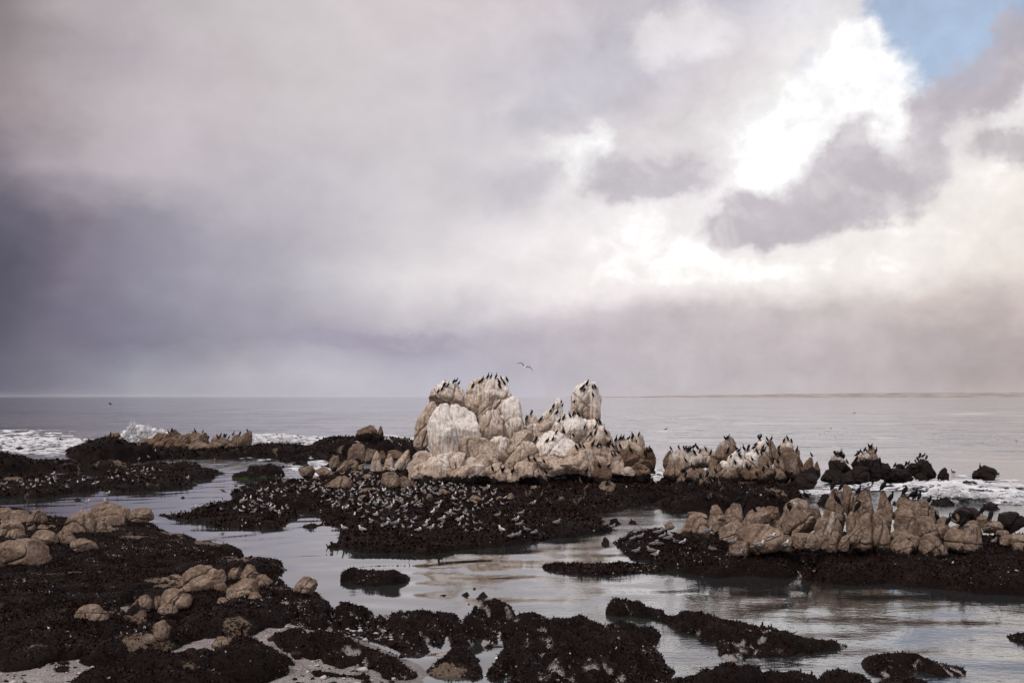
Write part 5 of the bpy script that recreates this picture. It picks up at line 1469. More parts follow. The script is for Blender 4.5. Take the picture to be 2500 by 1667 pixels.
foam('x', [(-200, 620), (60, 540), (330, 610), (620, 615), (1000, 606), (1250, 560), (1500, 590), (2000, 610), (2600, 640), (2600, 900), (2000, 905), (1600, 880), (1100, 790), (700, 770), (200, 750), (-200, 740)], .56, .15, .12, 11,
     'broad foaming surf around the far right rocks', mounds=[(1500, 700, 5, 2.2, .75), (1750, 720, 5, 2.4, .6), (2100, 790, 6, 2.5, .7), (2400, 800, 5, 2.4, .6), (1650, 810, 6, 2.4, .45), (450, 680, 7, 3, .25), (900, 660, 7, 3, .35), (1150, 600, 4, 2, .4)], sx=.14, sy=.26)
foam('x', [(1500, 470), (2000, 500), (2500, 530), (2500, 600), (2000, 600), (1500, 575)], .34, .1, .2, 12, 'wisps of foam on the ruffled water around the lone black wedge', sx=.3, sy=.16)
foam('r', [(110, 440), (260, 430), (275, 480), (230, 555), (130, 560)], -.2, .3, .14, 13, 'white water in the gap between the outcrop and the middle right rocks')
foam('r', [(1720, 590), (1800, 600), (2090, 690), (2300, 640), (2320, 720), (2000, 745), (1830, 720), (1740, 660)], -.2, .3, .14, 14, 'white water at the right end of the cormorant reef')
foam('8', [(40, 520), (65, 470), (110, 440), (130, 470), (100, 520)], .2, .04, .07, 15, 'thin foam in the channel beside the big slab', sx=1.2, sy=.8, soft=.4)


def spray(fr, plumes, dist, seed, n, label, rmin=.02, rmax=.075, clots=0, clot_r=.6):
    """thrown water: drops and clots, thick at the foot, thin at the rim. plumes: (u, v foot, half width px, height px, weight)"""
    rng = np.random.default_rng(seed)
    k = FR[fr][2] * dist / FPX
    Cs, Rs = [], []
    for (u, v, hw, hh, w) in plumes:
        m = int(n * w)
        t = rng.beta(1.0, 1.7, m)                       # height fraction
        ang = rng.normal(0, 0.42, m) * (0.75 + 0.4 * t)
        c = at(*px(fr, u, v), dist)
        lob = 0.75 + 0.35 * np.sin(ang * 7 + seed) + rng.normal(0, .06, m)
        X = c.x + ang * hw * k * 1.4
        Zc = c.z + t * hh * k * lob * np.exp(-(ang / 0.9) ** 2)
        Yc = c.y + rng.normal(0, .35, m) * hw * k * 0.7
        Cs.append(np.c_[X, Yc, Zc])
        Rs.append(rng.uniform(rmin, rmax, m) * (1.5 - 1.15 * t) * np.where(rng.random(m) < .12, 2.2, 1.0))
    C, R = np.concatenate(Cs), np.concatenate(Rs)
    o_, f_ = ico(1)
    keep = np.array([[1, 0, -.7], [-1, 0, -.7], [0, 1, .7], [0, -1, .7]]) / 1.22
    tf = np.array([[0, 2, 3], [1, 3, 2], [0, 1, 2], [0, 3, 1]])
    m = len(C)
    rot = rng.normal(size=(m, 3, 3))
    rot /= np.linalg.norm(rot, axis=2, keepdims=True)
    V = np.einsum('ij,njk->nik', keep, rot) * R[:, None, None] * 1.5 + C[:, None, :]
    F = (tf[None] + 4 * np.arange(m)[:, None, None]).reshape(-1, 3)
    # clots of foam inside the burst
    V = [V.reshape(-1, 3)]
    F = [F]
    nv = len(V[0])
    UI, FI = ico(3)
    for (u, v, hw, hh, w) in plumes:
        for _ in range(int(clots * w)):
            t = rng.beta(1.0, 1.25) * .88
            a_ = rng.normal(0, .36)
            c = at(*px(fr, u, v), dist)
            rr = rng.uniform(.5, 1.2) * clot_r * (1.1 - .7 * t)
            P = UI * rr * (1 + .55 * fbm(UI * 2.2 + rng.uniform(0, 99, 3), 4, .6))[:, None]
            V.append(P + np.array([c.x + a_ * hw * k * 1.4, c.y + rng.normal(0, .3) * hw * k * .6, c.z + t * hh * k * np.exp(-(a_ / .8) ** 2)]))
            F.append(FI + nv)
            nv += len(UI)
    V, F = np.concatenate(V), np.concatenate(F)
    o = link('sea_spray', mesh_np('sea_spray', V.reshape(-1, 3), F, M_SPRAY, smooth=False), kind='stuff')
    tag(o, label, 'spray')


spray('2', [(1120, 400, 130, 165, .36), (1240, 400, 150, 140, .34), (1350, 395, 110, 105, .18), (1030, 400, 80, 85, .12)], 143, 3, 90000, 'white splash of a wave bursting behind the black rocks at left', clots=240, clot_r=.55)
spray('u', [(190, 300, 90, 110, .5), (330, 300, 120, 70, .3), (60, 300, 60, 70, .2)], 152, 4, 7000, 'small burst of spray behind the row of black boulders', .03, .09)
spray('u', [(1680, 290, 40, 100, 1)], 140, 5, 2500, 'thin spray left of the leaning oval slab', .03, .08)
spray('x', [(1500, 760, 200, 110, .34), (1750, 770, 200, 80, .22), (2150, 840, 220, 90, .24), (2400, 850, 160, 80, .2)], 76, 6, 16000, 'low spray over the wave breaking behind the near right boulders', .015, .045)


def kelp_mats():
    m = simple('kelp_brown', (0.075, 0.052, 0.034), .5, .3)
    rng = np.random.default_rng(9)
    V, F = [], []
    for (u0, u1, v0, v1, n) in ((960, 1350, 70, 98, 34), (1640, 1960, 57, 75, 26), (1740, 2000, 95, 125, 34), (2000, 2330, 95, 155, 18), (1380, 1700, 70, 120, 10), (600, 2300, 20, 150, 16)):
        for _ in range(n):
            u, v = rng.uniform(u0, u1), rng.uniform(v0, v1)
            q = at(*px('5', u, v), z=0)
            s = q.y / FPX
            w, d = rng.uniform(1.0, 6.0) * s, rng.uniform(4, 14) * s
            b = len(V)
            k = 8
            zs = float(sea_height(np.array([q.x]), np.array([q.y]))[0])
            V.append((q.x, q.y, zs + 0.03))
            for j in range(k):
                t = j * 2 * pi / k
                r = rng.uniform(.6, 1.2)
                V.append((q.x + cos(t) * w * r, q.y + sin(t) * d * r, zs - 0.08))
            F += [(b, b + 1 + j, b + 1 + (j + 1) % k) for j in range(k)]
    o = link('floating_kelp', mesh_np('floating_kelp', V, F, m), kind='stuff')
    tag(o, 'scattered brown kelp mats floating on the bright sea at right', 'kelp')


kelp_mats()

# ------------------------------------------------------------------ birds
def loft(path, n=8, mat=0):
    """path: (x, z, half width, half height); bird looks along +x. One closed skin."""
    P = np.array([(p[0], 0.0, p[1]) for p in path], float)
    V, F = [], []
    m = len(P)
    for i in range(m):
        t = P[min(i + 1, m - 1)] - P[max(i - 1, 0)]
        t /= np.linalg.norm(t) + 1e-9
        up = np.array([-t[2], 0, t[0]])
        for j in range(n):
            a = 2 * pi * j / n
            V.append(P[i] + up * sin(a) * path[i][3] + np.array([0, 1, 0]) * cos(a) * path[i][2])
    for i in range(m - 1):
        for j in range(n):
            k = (j + 1) % n
            F.append([i * n + j, (i + 1) * n + j, (i + 1) * n + k, i * n + k])
    for end, ring in ((0, 0), (m - 1, m - 1)):
        V.append(P[end])
        c = len(V) - 1
        for j in range(n):
            k = (j + 1) % n
            F.append([c, ring * n + j, ring * n + k, c][:3] if end == 0 else [c, ring * n + k, ring * n + j])
    return V, F, [mat] * len(F)


def join(parts):
    V, F, M = [], [], []
    for v, f, m in parts:
        b = len(V)
        V += [tuple(map(float, q)) for q in v]
        F += [[i + b for i in q] for q in f]
        M += m
    return V, F, M


def leg(x, y, top, mat, r=.008, foot=.05):
    v = []
    for z, k in ((0, 1.0), (top, 1.3)):
        for j in range(4):
            a = j * pi / 2
            v.append((x + cos(a) * r * k, y + sin(a) * r * k, z))
    f = [[j, (j + 1) % 4, 4 + (j + 1) % 4, 4 + j] for j in range(4)]
    v += [(x - .01, y, .012), (x + foot, y - foot * .5, .004), (x + foot, y + foot * .5, .004)]
    f += [[8, 9, 10]]
    return v, f, [mat] * len(f)


def shell(cx, cy, cz, lx, ly, lz, pitch, mat, yaw=0.0, n=10):
    """a folded wing: a long flat ellipsoid, drawn out to a tip at the back"""
    V, F = [], []
    rings = 7
    for i in range(rings + 1):
        t = i / rings
        r = sin(pi * t) ** .7
        x = cos(pi * t)
        k = r * (0.55 + 0.45 * (x + 1) / 2)
        for j in range(n):
            a = 2 * pi * j / n
            p = Vector((x * lx, cos(a) * ly * k, sin(a) * lz * k))
            p = Matrix.Rotation(-pitch, 3, 'Y') @ p
            p = Matrix.Rotation(yaw, 3, 'Z') @ p
            V.append((p.x + cx, p.y + cy, p.z + cz))
    for i in range(rings):
        for j in range(n):
            k = (j + 1) % n
            F.append([i * n + j, i * n + k, (i + 1) * n + k, (i + 1) * n + j])
    return V, F, [mat] * len(F)


def bird_mesh(name, parts, mats):
    V, F, M = join(parts)
    me = bpy.data.meshes.new(name)
    me.from_pydata(V, [], F)
    for m in mats:
        me.materials.append(m)
    me.polygons.foreach_set('material_index', M)
    me.polygons.foreach_set('use_smooth', [True] * len(F))
    me.update()
    return me


def cormorant_mesh(pose, plumage):
    body = [(-.27, .03, .012, .006), (-.22, .07, .045, .016), (-.16, .14, .05, .03), (-.11, .22, .085, .075), (-.05, .31, .105, .10), (.02, .41, .10, .095), (.06, .49, .075, .075)]
    if pose == 0:        # alert, neck stretched
        neck = [(.07, .55, .048, .05), (.055, .61, .034, .036), (.05, .68, .03, .032), (.07, .735, .032, .034), (.11, .755, .034, .032), (.15, .75, .02, .018)]
        bill = [(.145, .752, .014, .014), (.20, .755, .008, .009), (.245, .748, .003, .006)]
    elif pose == 1:      # relaxed, S-neck
        neck = [(.09, .53, .05, .05), (.10, .575, .038, .04), (.075, .61, .034, .036), (.08, .65, .034, .034), (.12, .665, .034, .03), (.155, .655, .02, .018)]
        bill = [(.15, .658, .014, .013), (.20, .655, .008, .008), (.24, .645, .003, .005)]
    elif pose == 2:      # hunched, preening: head turned down over the back
        neck = [(.06, .545, .055, .05), (.02, .59, .042, .042), (-.05, .595, .036, .036), (-.10, .565, .036, .034), (-.13, .53, .022, .02)]
        bill = [(-.125, .535, .014, .013), (-.155, .49, .008, .008), (-.17, .455, .003, .004)]
    else:                # leaning forward
        body = [(-.33, .16, .012, .006), (-.27, .18, .045, .016), (-.20, .22, .05, .03), (-.13, .27, .085, .075), (-.04, .33, .105, .10), (.05, .39, .10, .095), (.11, .44, .075, .075)]
        neck = [(.15, .49, .048, .05), (.17, .55, .035, .036), (.165, .61, .03, .032), (.185, .655, .033, .034), (.225, .665, .032, .03), (.26, .655, .02, .018)]
        bill = [(.255, .658, .014, .013), (.31, .655, .008, .008), (.35, .645, .003, .005)]
    px_ = -.06 if pose != 3 else -.06
    pz = .30 if pose != 3 else .31
    pit = radians(58) if pose != 3 else radians(32)
    body = [(x, z, w * 1.22, h * 1.2) for x, z, w, h in body]
    neck = [(x, z, w * 1.15, h * 1.15) for x, z, w, h in neck]
    parts = [loft(body + neck, 10, 0), loft(bill, 6, 1), shell(px_, .085, pz, .23, .028, .085, pit, 0), shell(px_, -.085, pz, .23, .028, .085, pit, 0), leg(-.03, .05, .22, 1, .013, .09), leg(-.03, -.05, .22, 1, .013, .09)]
    return bird_mesh('cormorant', parts, [plumage, M_BILL])


def drying_mesh():
    base = [(-.27, .03, .012, .006), (-.22, .07, .045, .016), (-.16, .14, .05, .03), (-.11, .22, .085, .075), (-.05, .31, .105, .10), (.02, .41, .10, .095), (.06, .49, .075, .075), (.07, .55, .048, .05), (.055, .61, .034, .036), (.05, .68, .03, .032), (.07, .735, .032, .034), (.11, .755, .034, .032), (.15, .75, .02, .018)]
    parts = [loft(base, 10, 0), loft([(.145, .752, .014, .014), (.20, .755, .008, .009), (.245, .748, .003, .006)], 6, 1), leg(-.03, .05, .22, 1, .013, .09), leg(-.03, -.05, .22, 1, .013, .09)]
    for s in (-1, 1):
        v = [(.03, s * .07, .47), (.05, s * .27, .56), (.03, s * .50, .44), (-.03, s * .52, .30), (-.05, s * .38, .22), (-.06, s * .22, .18), (-.06, s * .09, .25)]
        v2 = [(x - .02, y, z) for x, y, z in v]
        n = len(v)
        f = [list(range(n)), [n + i for i in reversed(range(n))]] + [[i, n + i, n + (i + 1) % n, (i + 1) % n] for i in range(n)]
        parts.append((v + v2, f, [0] * len(f)))
    return bird_mesh('cormorant', parts, [M_BLACK, M_BILL])


CORM = [cormorant_mesh(i, M_BLACK) for i in range(4)]
CORM_BROWN = [cormorant_mesh(i, M_BROWNBIRD) for i in (0, 1, 3)]
CORM_DRY = drying_mesh()


def gull_mesh(kind, pose):
    """kind: adult, pale, brown; pose: stand, rest, sleep"""
    mats = {'adult': [M_GWHITE, M_GGREY, M_GTIP, M_YBILL, M_PINK], 'pale': [M_GMID, M_GGREY, M_GTIP, M_BILL, M_PINK], 'brown': [M_GTAN, M_GTAN, M_GTIP, M_BILL, M_PINK], 'white': [M_GWHITE, M_GMID, M_GTIP, M_YBILL, M_PINK]}[kind]
    z = {'stand': .0, 'rest': -.12, 'sleep': -.12}[pose]
    body = [(-.27, .215 + z, .03, .006), (-.20, .225 + z, .045, .02), (-.13, .235 + z, .07, .055), (-.03, .245 + z, .092, .088), (.07, .265 + z, .088, .088), (.13, .30 + z, .066, .07)]
    if pose == 'sleep':
        head = [(.135, .335 + z, .052, .05), (.115, .37 + z, .05, .046), (.085, .385 + z, .044, .036), (.05, .375 + z, .025, .022)]
        bill = [(.05, .375 + z, .012, .010), (.0, .355 + z, .005, .005)]
    else:
        up = .02 if pose == 'stand' else 0
        head = [(.145, .345 + z, .05, .052), (.15, .385 + z + up, .046, .046), (.175, .415 + z + up, .046, .042), (.21, .412 + z + up, .036, .03), (.225, .405 + z + up, .016, .014)]
        bill = [(.222, .406 + z + up, .012, .014), (.26, .402 + z + up, .009, .011), (.282, .392 + z + up, .003, .006)]
    parts = [loft(body + head, 10, 0), loft(bill, 6, 3)]
    for s in (-1, 1):
        parts.append(shell(-.055, s * .062, .268 + z, .20, .040, .078, radians(11), 1))
        parts.append(shell(-.27, s * .030, .236 + z, .085, .012, .020, radians(5), 2))
    if pose == 'stand':
        parts += [leg(.0, .035, .18, 4, .007, .05), leg(.0, -.035, .18, 4, .007, .05)]
    return bird_mesh('gull', parts, mats)


GULL = {(k, p): gull_mesh(k, p) for k in ('adult', 'pale', 'brown', 'white') for p in ('stand', 'rest', 'sleep')}

bpy.context.view_layer.update()
DG = bpy.context.evaluated_depsgraph_get()
CAMP = Vector((0, 0, CAM_H))


def hit(x, y, down=16.0, wet=False, step=0.5):
    """first solid surface seen at a photo pixel, looking a little further down when the pixel shows sky or water"""
    t = 0.0
    while t <= down:
        d = ray(x, y + t).normalized()
        org = CAMP.copy()
        for _ in range(4):
            ok, p, n, i, o, mx = scene.ray_cast(DG, org, d)
            if not ok:
                break
            if o.name.startswith(('seaweed', 'surf_foam', 'sea_spray', 'floating')):
                org = p + d * 0.02
                continue
            if o.name.startswith('sea') and not wet:
                break
            if o.name.startswith('distant'):
                break
            return p, n, o
        t += step
    return None


MISS = [0]


def perch(me, name, x, y, yaw, scale, label=None, cat=None, group=None, sink=.02, wet=False, down=16.0, tilt=0.0):
    h = hit(x, y, down, wet)
    if h is None:
        MISS[0] += 1
        return None
    p, n, o = h
    b = link(name, me)
    b.location = (p.x, p.y, p.z - sink)
    b.rotation_euler = (0, tilt, yaw)
    b.scale = (scale,) * 3
    b['_on'] = o.name
    if label:
        tag(b, label, cat, group)
    return b


BIRDS = []                       # (object, x, y, kind words)
rb = random.Random(42)


def facing(side):
    """yaw for a bird looking left or right, turned a little toward or away from the viewer"""
    if side == 'l':
        return pi + rb.uniform(-.7, .7)
    if side == 'r':
        return rb.uniform(-.7, .7)
    return rb.choice((pi / 2, -pi / 2)) + rb.uniform(-.8, .8)


def corms(fr, pts, where, size=.84):
    objs = []
    for q in pts:
        x, y = px(fr, q[0], q[1])
        side = q[2] if len(q) > 2 else rb.choice('lr')
        pose = q[3] if len(q) > 3 else rb.choices([0, 1, 2, 3], [3, 3, 2, 1.5])[0]
        b = perch(CORM[pose], 'cormorant', x, y, facing(side), size * rb.uniform(.8, 1.12))
        if b:
            objs.append((b, x, y, pose))
    objs.sort(key=lambda t: t[1])
    NTH = ['leftmost', 'second from left', 'third from left', 'fourth from left', 'fifth from left', 'sixth from left', 'seventh from left', 'eighth from left', 'ninth from left', 'tenth from left', 'eleventh from left', 'twelfth from left']
    POSE = ['upright cormorant', 'relaxed cormorant', 'preening cormorant', 'leaning cormorant']
    n = len(objs)
    for i, (b, x, y, pose) in enumerate(objs):
        if n == 1:
            lab = f'{POSE[pose]}, alone {where}'
        else:
            nth = NTH[i] if i < len(NTH) else None
            if i == n - 1 and n > 2:
                nth = 'rightmost'
            lab = f'{POSE[pose]}, {nth} {where}'
        tag(b, lab, 'cormorant', 'cormorants on the rocks')
        BIRDS.append((b, x, y))
    return objs


corms('1', [(370, 337, 'r', 0), (403, 318, 'r', 1), (420, 288, 'r', 0), (452, 288, 'r', 0), (497, 258, 'r', 1), (516, 254, 'r', 3), (538, 248, 'r', 3)], 'on the upper left cap')
corms('1', [(655, 294, 'r', 0), (712, 262, 'r', 3), (735, 238, 'r', 0), (778, 223, 'r', 0), (803, 218, 'r', 0), (845, 219, 'r', 0), (886, 232, 'l', 1), (932, 246, 'l', 1)], 'along the crest of the middle tower')
corms('1', [(866, 265, 'l', 1), (870, 302, 'l', 2), (908, 272, 'l', 1)], 'just below the crest of the middle tower')
corms('1', [(1137, 517, 'r', 2)], 'on the little round knob between the towers')
corms('1', [(1095, 560, 'r', 2), (1198, 582, 'r', 3), (1215, 562, 'r', 3)], 'beside the little round knob')
corms('1', [(1377, 408, 'r', 2), (1388, 458, 'r', 1), (1315, 462, 'r', 1), (1290, 502, 'r', 0), (1345, 517, 'r', 0), (1365, 584, 'r', 0), (1400, 560, 'r', 1)], 'on the pointed mound left of the right tower')
corms('1', [(1447, 538, 'l', 0), (1482, 528, 'r', 2), (1517, 532, 'l', 2)], 'on the ledge under the right tower')
corms('1', [(1545, 320, 'r', 3), (1563, 292, 'r', 3), (1570, 332, 'r', 2), (1593, 278, 'r', 1), (1635, 308, 'l', 2), (1655, 303, 'l', 1)], 'on the crown of the right tower')
corms('1', [(1638, 372, 'l', 1), (1488, 422, 'r', 3)], 'on the side of the right tower')
corms('1', [(1667, 580, 'l', 1), (1694, 597, 'l', 1), (1572, 632), (1662, 627), (1620, 692), (1660, 677), (1742, 680, 'l', 0)], 'on the pale slope below the right tower')
corms('1', [(1340, 675, 'r', 1), (1398, 677, 'l', 0), (1475, 700, 'l', 0), (1312, 730, 'r', 0), (1265, 747, 'r', 3), (1175, 740, 'r', 2)], 'around the smooth white dome')
corms('1', [(1500, 802), (1530, 788), (1560, 790), (1640, 777, 'r', 1), (1680, 787), (1700, 780), (1760, 787), (1775, 772)], 'in the dark gully right of the white dome')
corms('1', [(1800, 790), (1825, 802), (1860, 792), (1795, 857), (1820, 857), (1845, 842)], 'on the broken slope at the outcrop right side')
corms('1', [(1828, 740, 'r', 0), (1865, 720, 'r', 0), (1887, 720, 'r', 1), (1930, 724, 'r', 3), (1965, 684, 'l', 1), (2017, 690, 'r', 1), (1963, 717, 'r', 2)], 'on the last pale knob at the outcrop right end')
corms('1', [(1945, 824), (1995, 752), (2065, 862), (2075, 838), (2090, 832), (2110, 822)], 'on the brown blocks at the outcrop right end')
corms('1', [(812, 977), (890, 992, 'l', 1), (905, 987, 'r', 1), (980, 1002)], 'low on the outcrop foot in the centre')
corms('1', [(1110, 897), (1160, 907), (1235, 917), (1090, 1020), (1250, 1010)], 'on the low brown stones under the white dome')
corms('1', [(1770, 957), (1755, 1095, 'r', 1), (1590, 1000), (1690, 960)], 'on the weedy foot at the outcrop right side')
corms('r', [(365, 237), (455, 224, 'l', 2), (515, 237, 'l', 2), (545, 242, 'l', 2), (565, 257), (590, 252, 'r', 2), (628, 222), (668, 222, 'l', 1), (705, 267, 'r', 2), (765, 243, 'l', 1), (827, 287)], 'on the broad hump with a white back')
corms('r', [(635, 292, 'l', 1), (535, 378), (615, 458), (700, 442), (750, 432)], 'on the front of the broad hump')
corms('r', [(985, 113, 'l', 1), (1018, 113, 'r', 3)], 'on the pointed peak')
corms('r', [(1025, 242, 'r', 1), (1020, 283, 'r', 1), (1060, 322, 'r', 3), (1120, 243, 'l', 3), (1150, 262, 'r', 3)], 'on the flank of the pointed peak')
corms('r', [(1205, 247, 'l', 0), (1255, 243, 'r', 2), (1265, 198, 'r', 2), (1320, 203, 'r', 3), (1340, 193, 'r', 3), (1155, 327), (1105, 412, 'l', 1), (1300, 362, 'l', 1), (1355, 282)], 'on the whitened humps of the middle right rocks')
corms('r', [(1375, 123, 'l', 2), (1400, 112, 'r', 2), (1470, 128, 'l', 1), (1522, 132, 'r', 0), (1475, 183, 'l', 1), (1425, 233), (1435, 268), (1405, 292)], 'on the pale block left of the round capped pillar')
corms('r', [(1670, 143, 'r', 1), (1705, 123, 'l', 1), (1750, 148, 'l', 2), (1610, 222, 'r', 3), (1815, 252, 'r', 0), (1610, 303, 'l', 1), (1600, 403, 'l', 1)], 'on the round capped pillar')
corms('r', [(1980, 312, 'l', 1)], 'on the tip of the dark pinnacle')
corms('r', [(505, 503, 'r', 3), (540, 543, 'r', 2), (700, 563), (820, 603, 'l', 1), (920, 393, 'r', 3), (790, 545), (880, 500)], 'low on the front of the middle right rocks')
corms('r', [(1240, 453), (1280, 453), (1430, 483), (1480, 443), (1350, 540), (1200, 560), (1560, 540)], 'in the dark hollows of the middle right rocks')
corms('x', [(175, 293), (190, 303), (220, 307), (245, 298), (258, 300), (270, 303), (285, 293)], 'on the left pale dome at far right')
corms('x', [(320, 373, 'l', 1)], 'on the shoulder of the left pale dome at far right')
corms('x', [(425, 292, 'r', 3), (445, 284, 'r', 2), (462, 268, 'r', 1), (485, 270, 'l', 1), (430, 362), (540, 383, 'l', 1), (525, 413)], 'on the middle pale dome at far right')
corms('x', [(525, 253, 'r', 1), (540, 230, 'l', 1), (575, 223, 'l', 1), (600, 218, 'r', 1), (655, 268, 'r', 0)], 'on the taller right dome at far right')
corms('x', [(1105, 343, 'l', 2), (1130, 323, 'l', 2), (1160, 313, 'r', 2), (1195, 313, 'r', 3), (1235, 328, 'r', 2)], 'on the higher black mound at far right')
corms('x', [(1030, 403, 'r', 1), (870, 433), (1000, 415)], 'on the low black rocks at far right')
corms('x', [(1850, 448, 'l', 0)], 'on the rightmost black wedge in the sea')
S2 = .90
corms('t', [(165, 128, 'r', 1), (255, 122, 'r', 1), (205, 303, 'l', 1)], 'on the tall left slab of the near right outcrop', S2)
corms('t', [(455, 188, 'r', 1), (585, 85, 'r', 3), (450, 378, 'r', 2)], 'on the second tall slab of the near right outcrop', S2)
corms('t', [(740, 148, 'r', 0)], 'on the third slab of the near right outcrop', S2)
corms('t', [(825, 265, 'r', 1)], 'behind the third slab of the near right outcrop', S2)
corms('t', [(990, 193, 'r', 2), (1080, 243, 'r', 3), (1110, 240, 'r', 1), (1155, 238, 'r', 1), (1265, 303, 'r', 1)], 'on the crest right of the dark cleft', S2)
corms('t', [(1350, 503, 'l', 1), (1490, 523, 'r', 0), (1660, 573, 'r', 0), (1545, 493, 'l', 2)], 'on the smooth round boulder at right', S2)
corms('t', [(1880, 413, 'r', 1), (1975, 453, 'r', 1)], 'between the two black humps at right', S2)
corms('s', [(940, 383, 'l', 0), (770, 295, 'r', 3), (830, 335, 'r', 1)], 'behind the slanting slab', S2)
corms('s', [(1350, 383, 'l', 2)], 'left of the large leaning boulder', S2)
corms('s', [(1540, 165, 'l', 3), (1660, 170, 'r', 3)], 'on the black ledge behind the near right outcrop', S2)
corms('2', [(1380, 322, 'l', 0), (1410, 318, 'r', 2)], 'on the left hump of the tan row', .95)
corms('2', [(1600, 328, 'l', 0), (1663, 320, 'r', 0), (1710, 382, 'r', 2)], 'on the middle humps of the tan row', .95)
corms('2', [(1783, 374), (1810, 362), (1840, 357), (1852, 357), (1878, 362), (1915, 350, 'r', 0), (1970, 338, 'r', 2), (2028, 322, 'l', 1)], 'on the long right hump of the tan row', .95)
# dark and brown birds scattered over the black reef below the rocks
scattered = {}
for i in range(46):
    if i % 2:
        u, v = rb.uniform(1050, 2300), rb.uniform(250, 620)
        x, y = px('w', u, v)
    else:
        u, v = rb.uniform(330, 1780), rb.uniform(560, 830)
        x, y = px('r', u, v)
    k = rb.randrange(3)
    b = perch(rb.choice([CORM_BROWN[k], CORM[(0, 1, 3)[k]]]), 'cormorant', x, y, rb.uniform(0, 6.28), .85 * rb.uniform(.85, 1.05), down=2)
    if b:
        side = 'gull reef right part' if i % 2 else 'black reef below the middle rocks'
        scattered.setdefault(('brown young' if b.data in CORM_BROWN else 'dark', side), []).append((x, b))
NUM = ['leftmost', 'second', 'third', 'fourth', 'fifth', 'sixth', 'seventh', 'eighth', 'ninth', 'tenth', 'eleventh', 'twelfth', 'thirteenth', 'fourteenth', 'fifteenth', 'sixteenth', 'seventeenth']
for (look, side), L in scattered.items():
    L.sort(key=lambda t: t[0])
    for i, (x, b) in enumerate(L):
        nth = NUM[0] if i == 0 else ('rightmost' if i == len(L) - 1 else NUM[min(i, 16)] + ' from left')
        tag(b, f'{look} cormorant in weed on the {side}, {nth}', 'cormorant', f'{look} cormorants on the {side}')

# ---- gulls
def gull(fr, u, v, kind, pose, side, label=None, size=1.0, wet=False, down=4.0, group='gulls on the reefs'):
    x, y = px(fr, u, v)
    b = perch(GULL[(kind, pose)], 'gull', x, y, facing(side), size * rb.uniform(.92, 1.08), sink=.01, wet=wet, down=down)
    if b:
        GULLS.append([b, x, y, kind, pose, side, label, group])
    return b


GULLS = []
K = {'a': 'adult', 'p': 'pale', 'b': 'brown', 'w': 'white'}
Q = {'s': 'stand', 'r': 'rest', 'z': 'sleep'}
for row in """v 90 805 w s r|v 590 985 w s l|v 850 1010 w s l|v 1235 690 a s r|v 1455 675 a s r|v 1045 630 a s r|v 1862 750 w s f|v 1920 682 a s r|v 2085 768 a s r|v 1985 865 a s r|v 2238 862 w s r|v 1832 982 a s r
v 1655 985 w z r|v 1335 905 a s r|v 1180 905 a r r|v 628 690 a s f|v 840 325 w r r|v 2135 315 a r r|v 1165 442 w s f|v 1945 598 w r r|v 1040 765 w r f|w 530 398 a s r|w 1180 598 a r r|w 935 865 a s r
w 993 935 b s r|w 735 1015 w s f|w 682 800 b s r|w 1015 772 b s r|w 1530 880 p r r|w 60 530 w r l|w 870 1080 p z r|w 960 1060 p r r|w 1095 985 p r l|w 1205 1030 p z r
2 1133 556 a s r|2 1220 536 w s f|2 1275 485 w s f|2 600 638 w s f|2 435 682 w s f|2 295 740 w s f|2 450 722 w s f|2 40 768 p s f|2 1255 645 w s f|2 1168 660 p s f|2 1540 712 w s f|2 1440 908 w s f|2 1378 958 w r r|2 1592 968 a s r|2 1990 908 w s f
2 150 893 b s l|2 265 905 b s f|2 470 985 b s r|2 2292 1015 w s f|2 2235 955 a r r|2 2130 822 w s r|2 330 905 b r f|2 395 950 p r f|2 520 970 b s f|2 65 905 b r f
u 1265 322 w s l|6 203 378 b s l|6 245 390 p r r|6 292 382 p r l|6 342 388 a s r|6 427 372 p r l|6 497 372 p r r|6 570 370 p r l|6 588 398 a s r
6 425 272 p r r|6 472 270 p r r|6 530 272 p r l|6 575 282 p r f|6 437 308 p r r|6 482 312 p z r|6 515 303 p r r|6 627 272 p r r|6 602 282 p r r|6 622 302 p r r|6 655 293 p r f|6 582 337 p r r|6 607 337 p r l|6 652 312 p r r|6 687 327 p r l|6 718 332 a r r|6 690 263 p r r
6 836 278 p r r|6 864 286 a r r|6 860 362 p z l|6 958 328 p r r|6 985 386 p r r|6 1086 343 a r r|6 1140 306 a r r|6 1205 343 a r r|6 2210 326 p r r|6 116 232 p r r""".replace('\n', '|').split('|'):
    f, u, v, k, p, s = row.split()
    gull(f, float(u), float(v), K[k], Q[p], s)
gull('u', 1750, 712, 'white', 'sleep', 'l', 'white gull sleeping on top of the big domed tan boulder', 1.2)
gull('u', 1485, 48, 'white', 'rest', 'f', 'white gull on top of the high brown boulder above the black ridge', 1.0, down=10)
gull('t', 555, 128, 'adult', 'rest', 'r', 'grey backed gull resting on top of the second tall slab, near right outcrop', 1.15, down=10)
gull('1', 1490, 842, 'adult', 'rest', 'r', 'white and grey gull lying in the gully right of the white dome', 1.0)
gull('2', 882, 845, 'white', 'stand', 'f', 'white gull wading in the calm pool at left', 1.0, True)
gull('2', 710, 918, 'white', 'stand', 'r', 'white gull wading in the pool behind the four lobed boulder group', 1.0, True)
gull('2', 1935, 783, 'brown', 'stand', 'f', 'brown gull wading at the upper left of the gull reef', 1.0, True)
gull('2', 868, 900, 'white', 'rest', 'f', 'white gull on top of the back dome of the boulder group by the pool', 1.0)
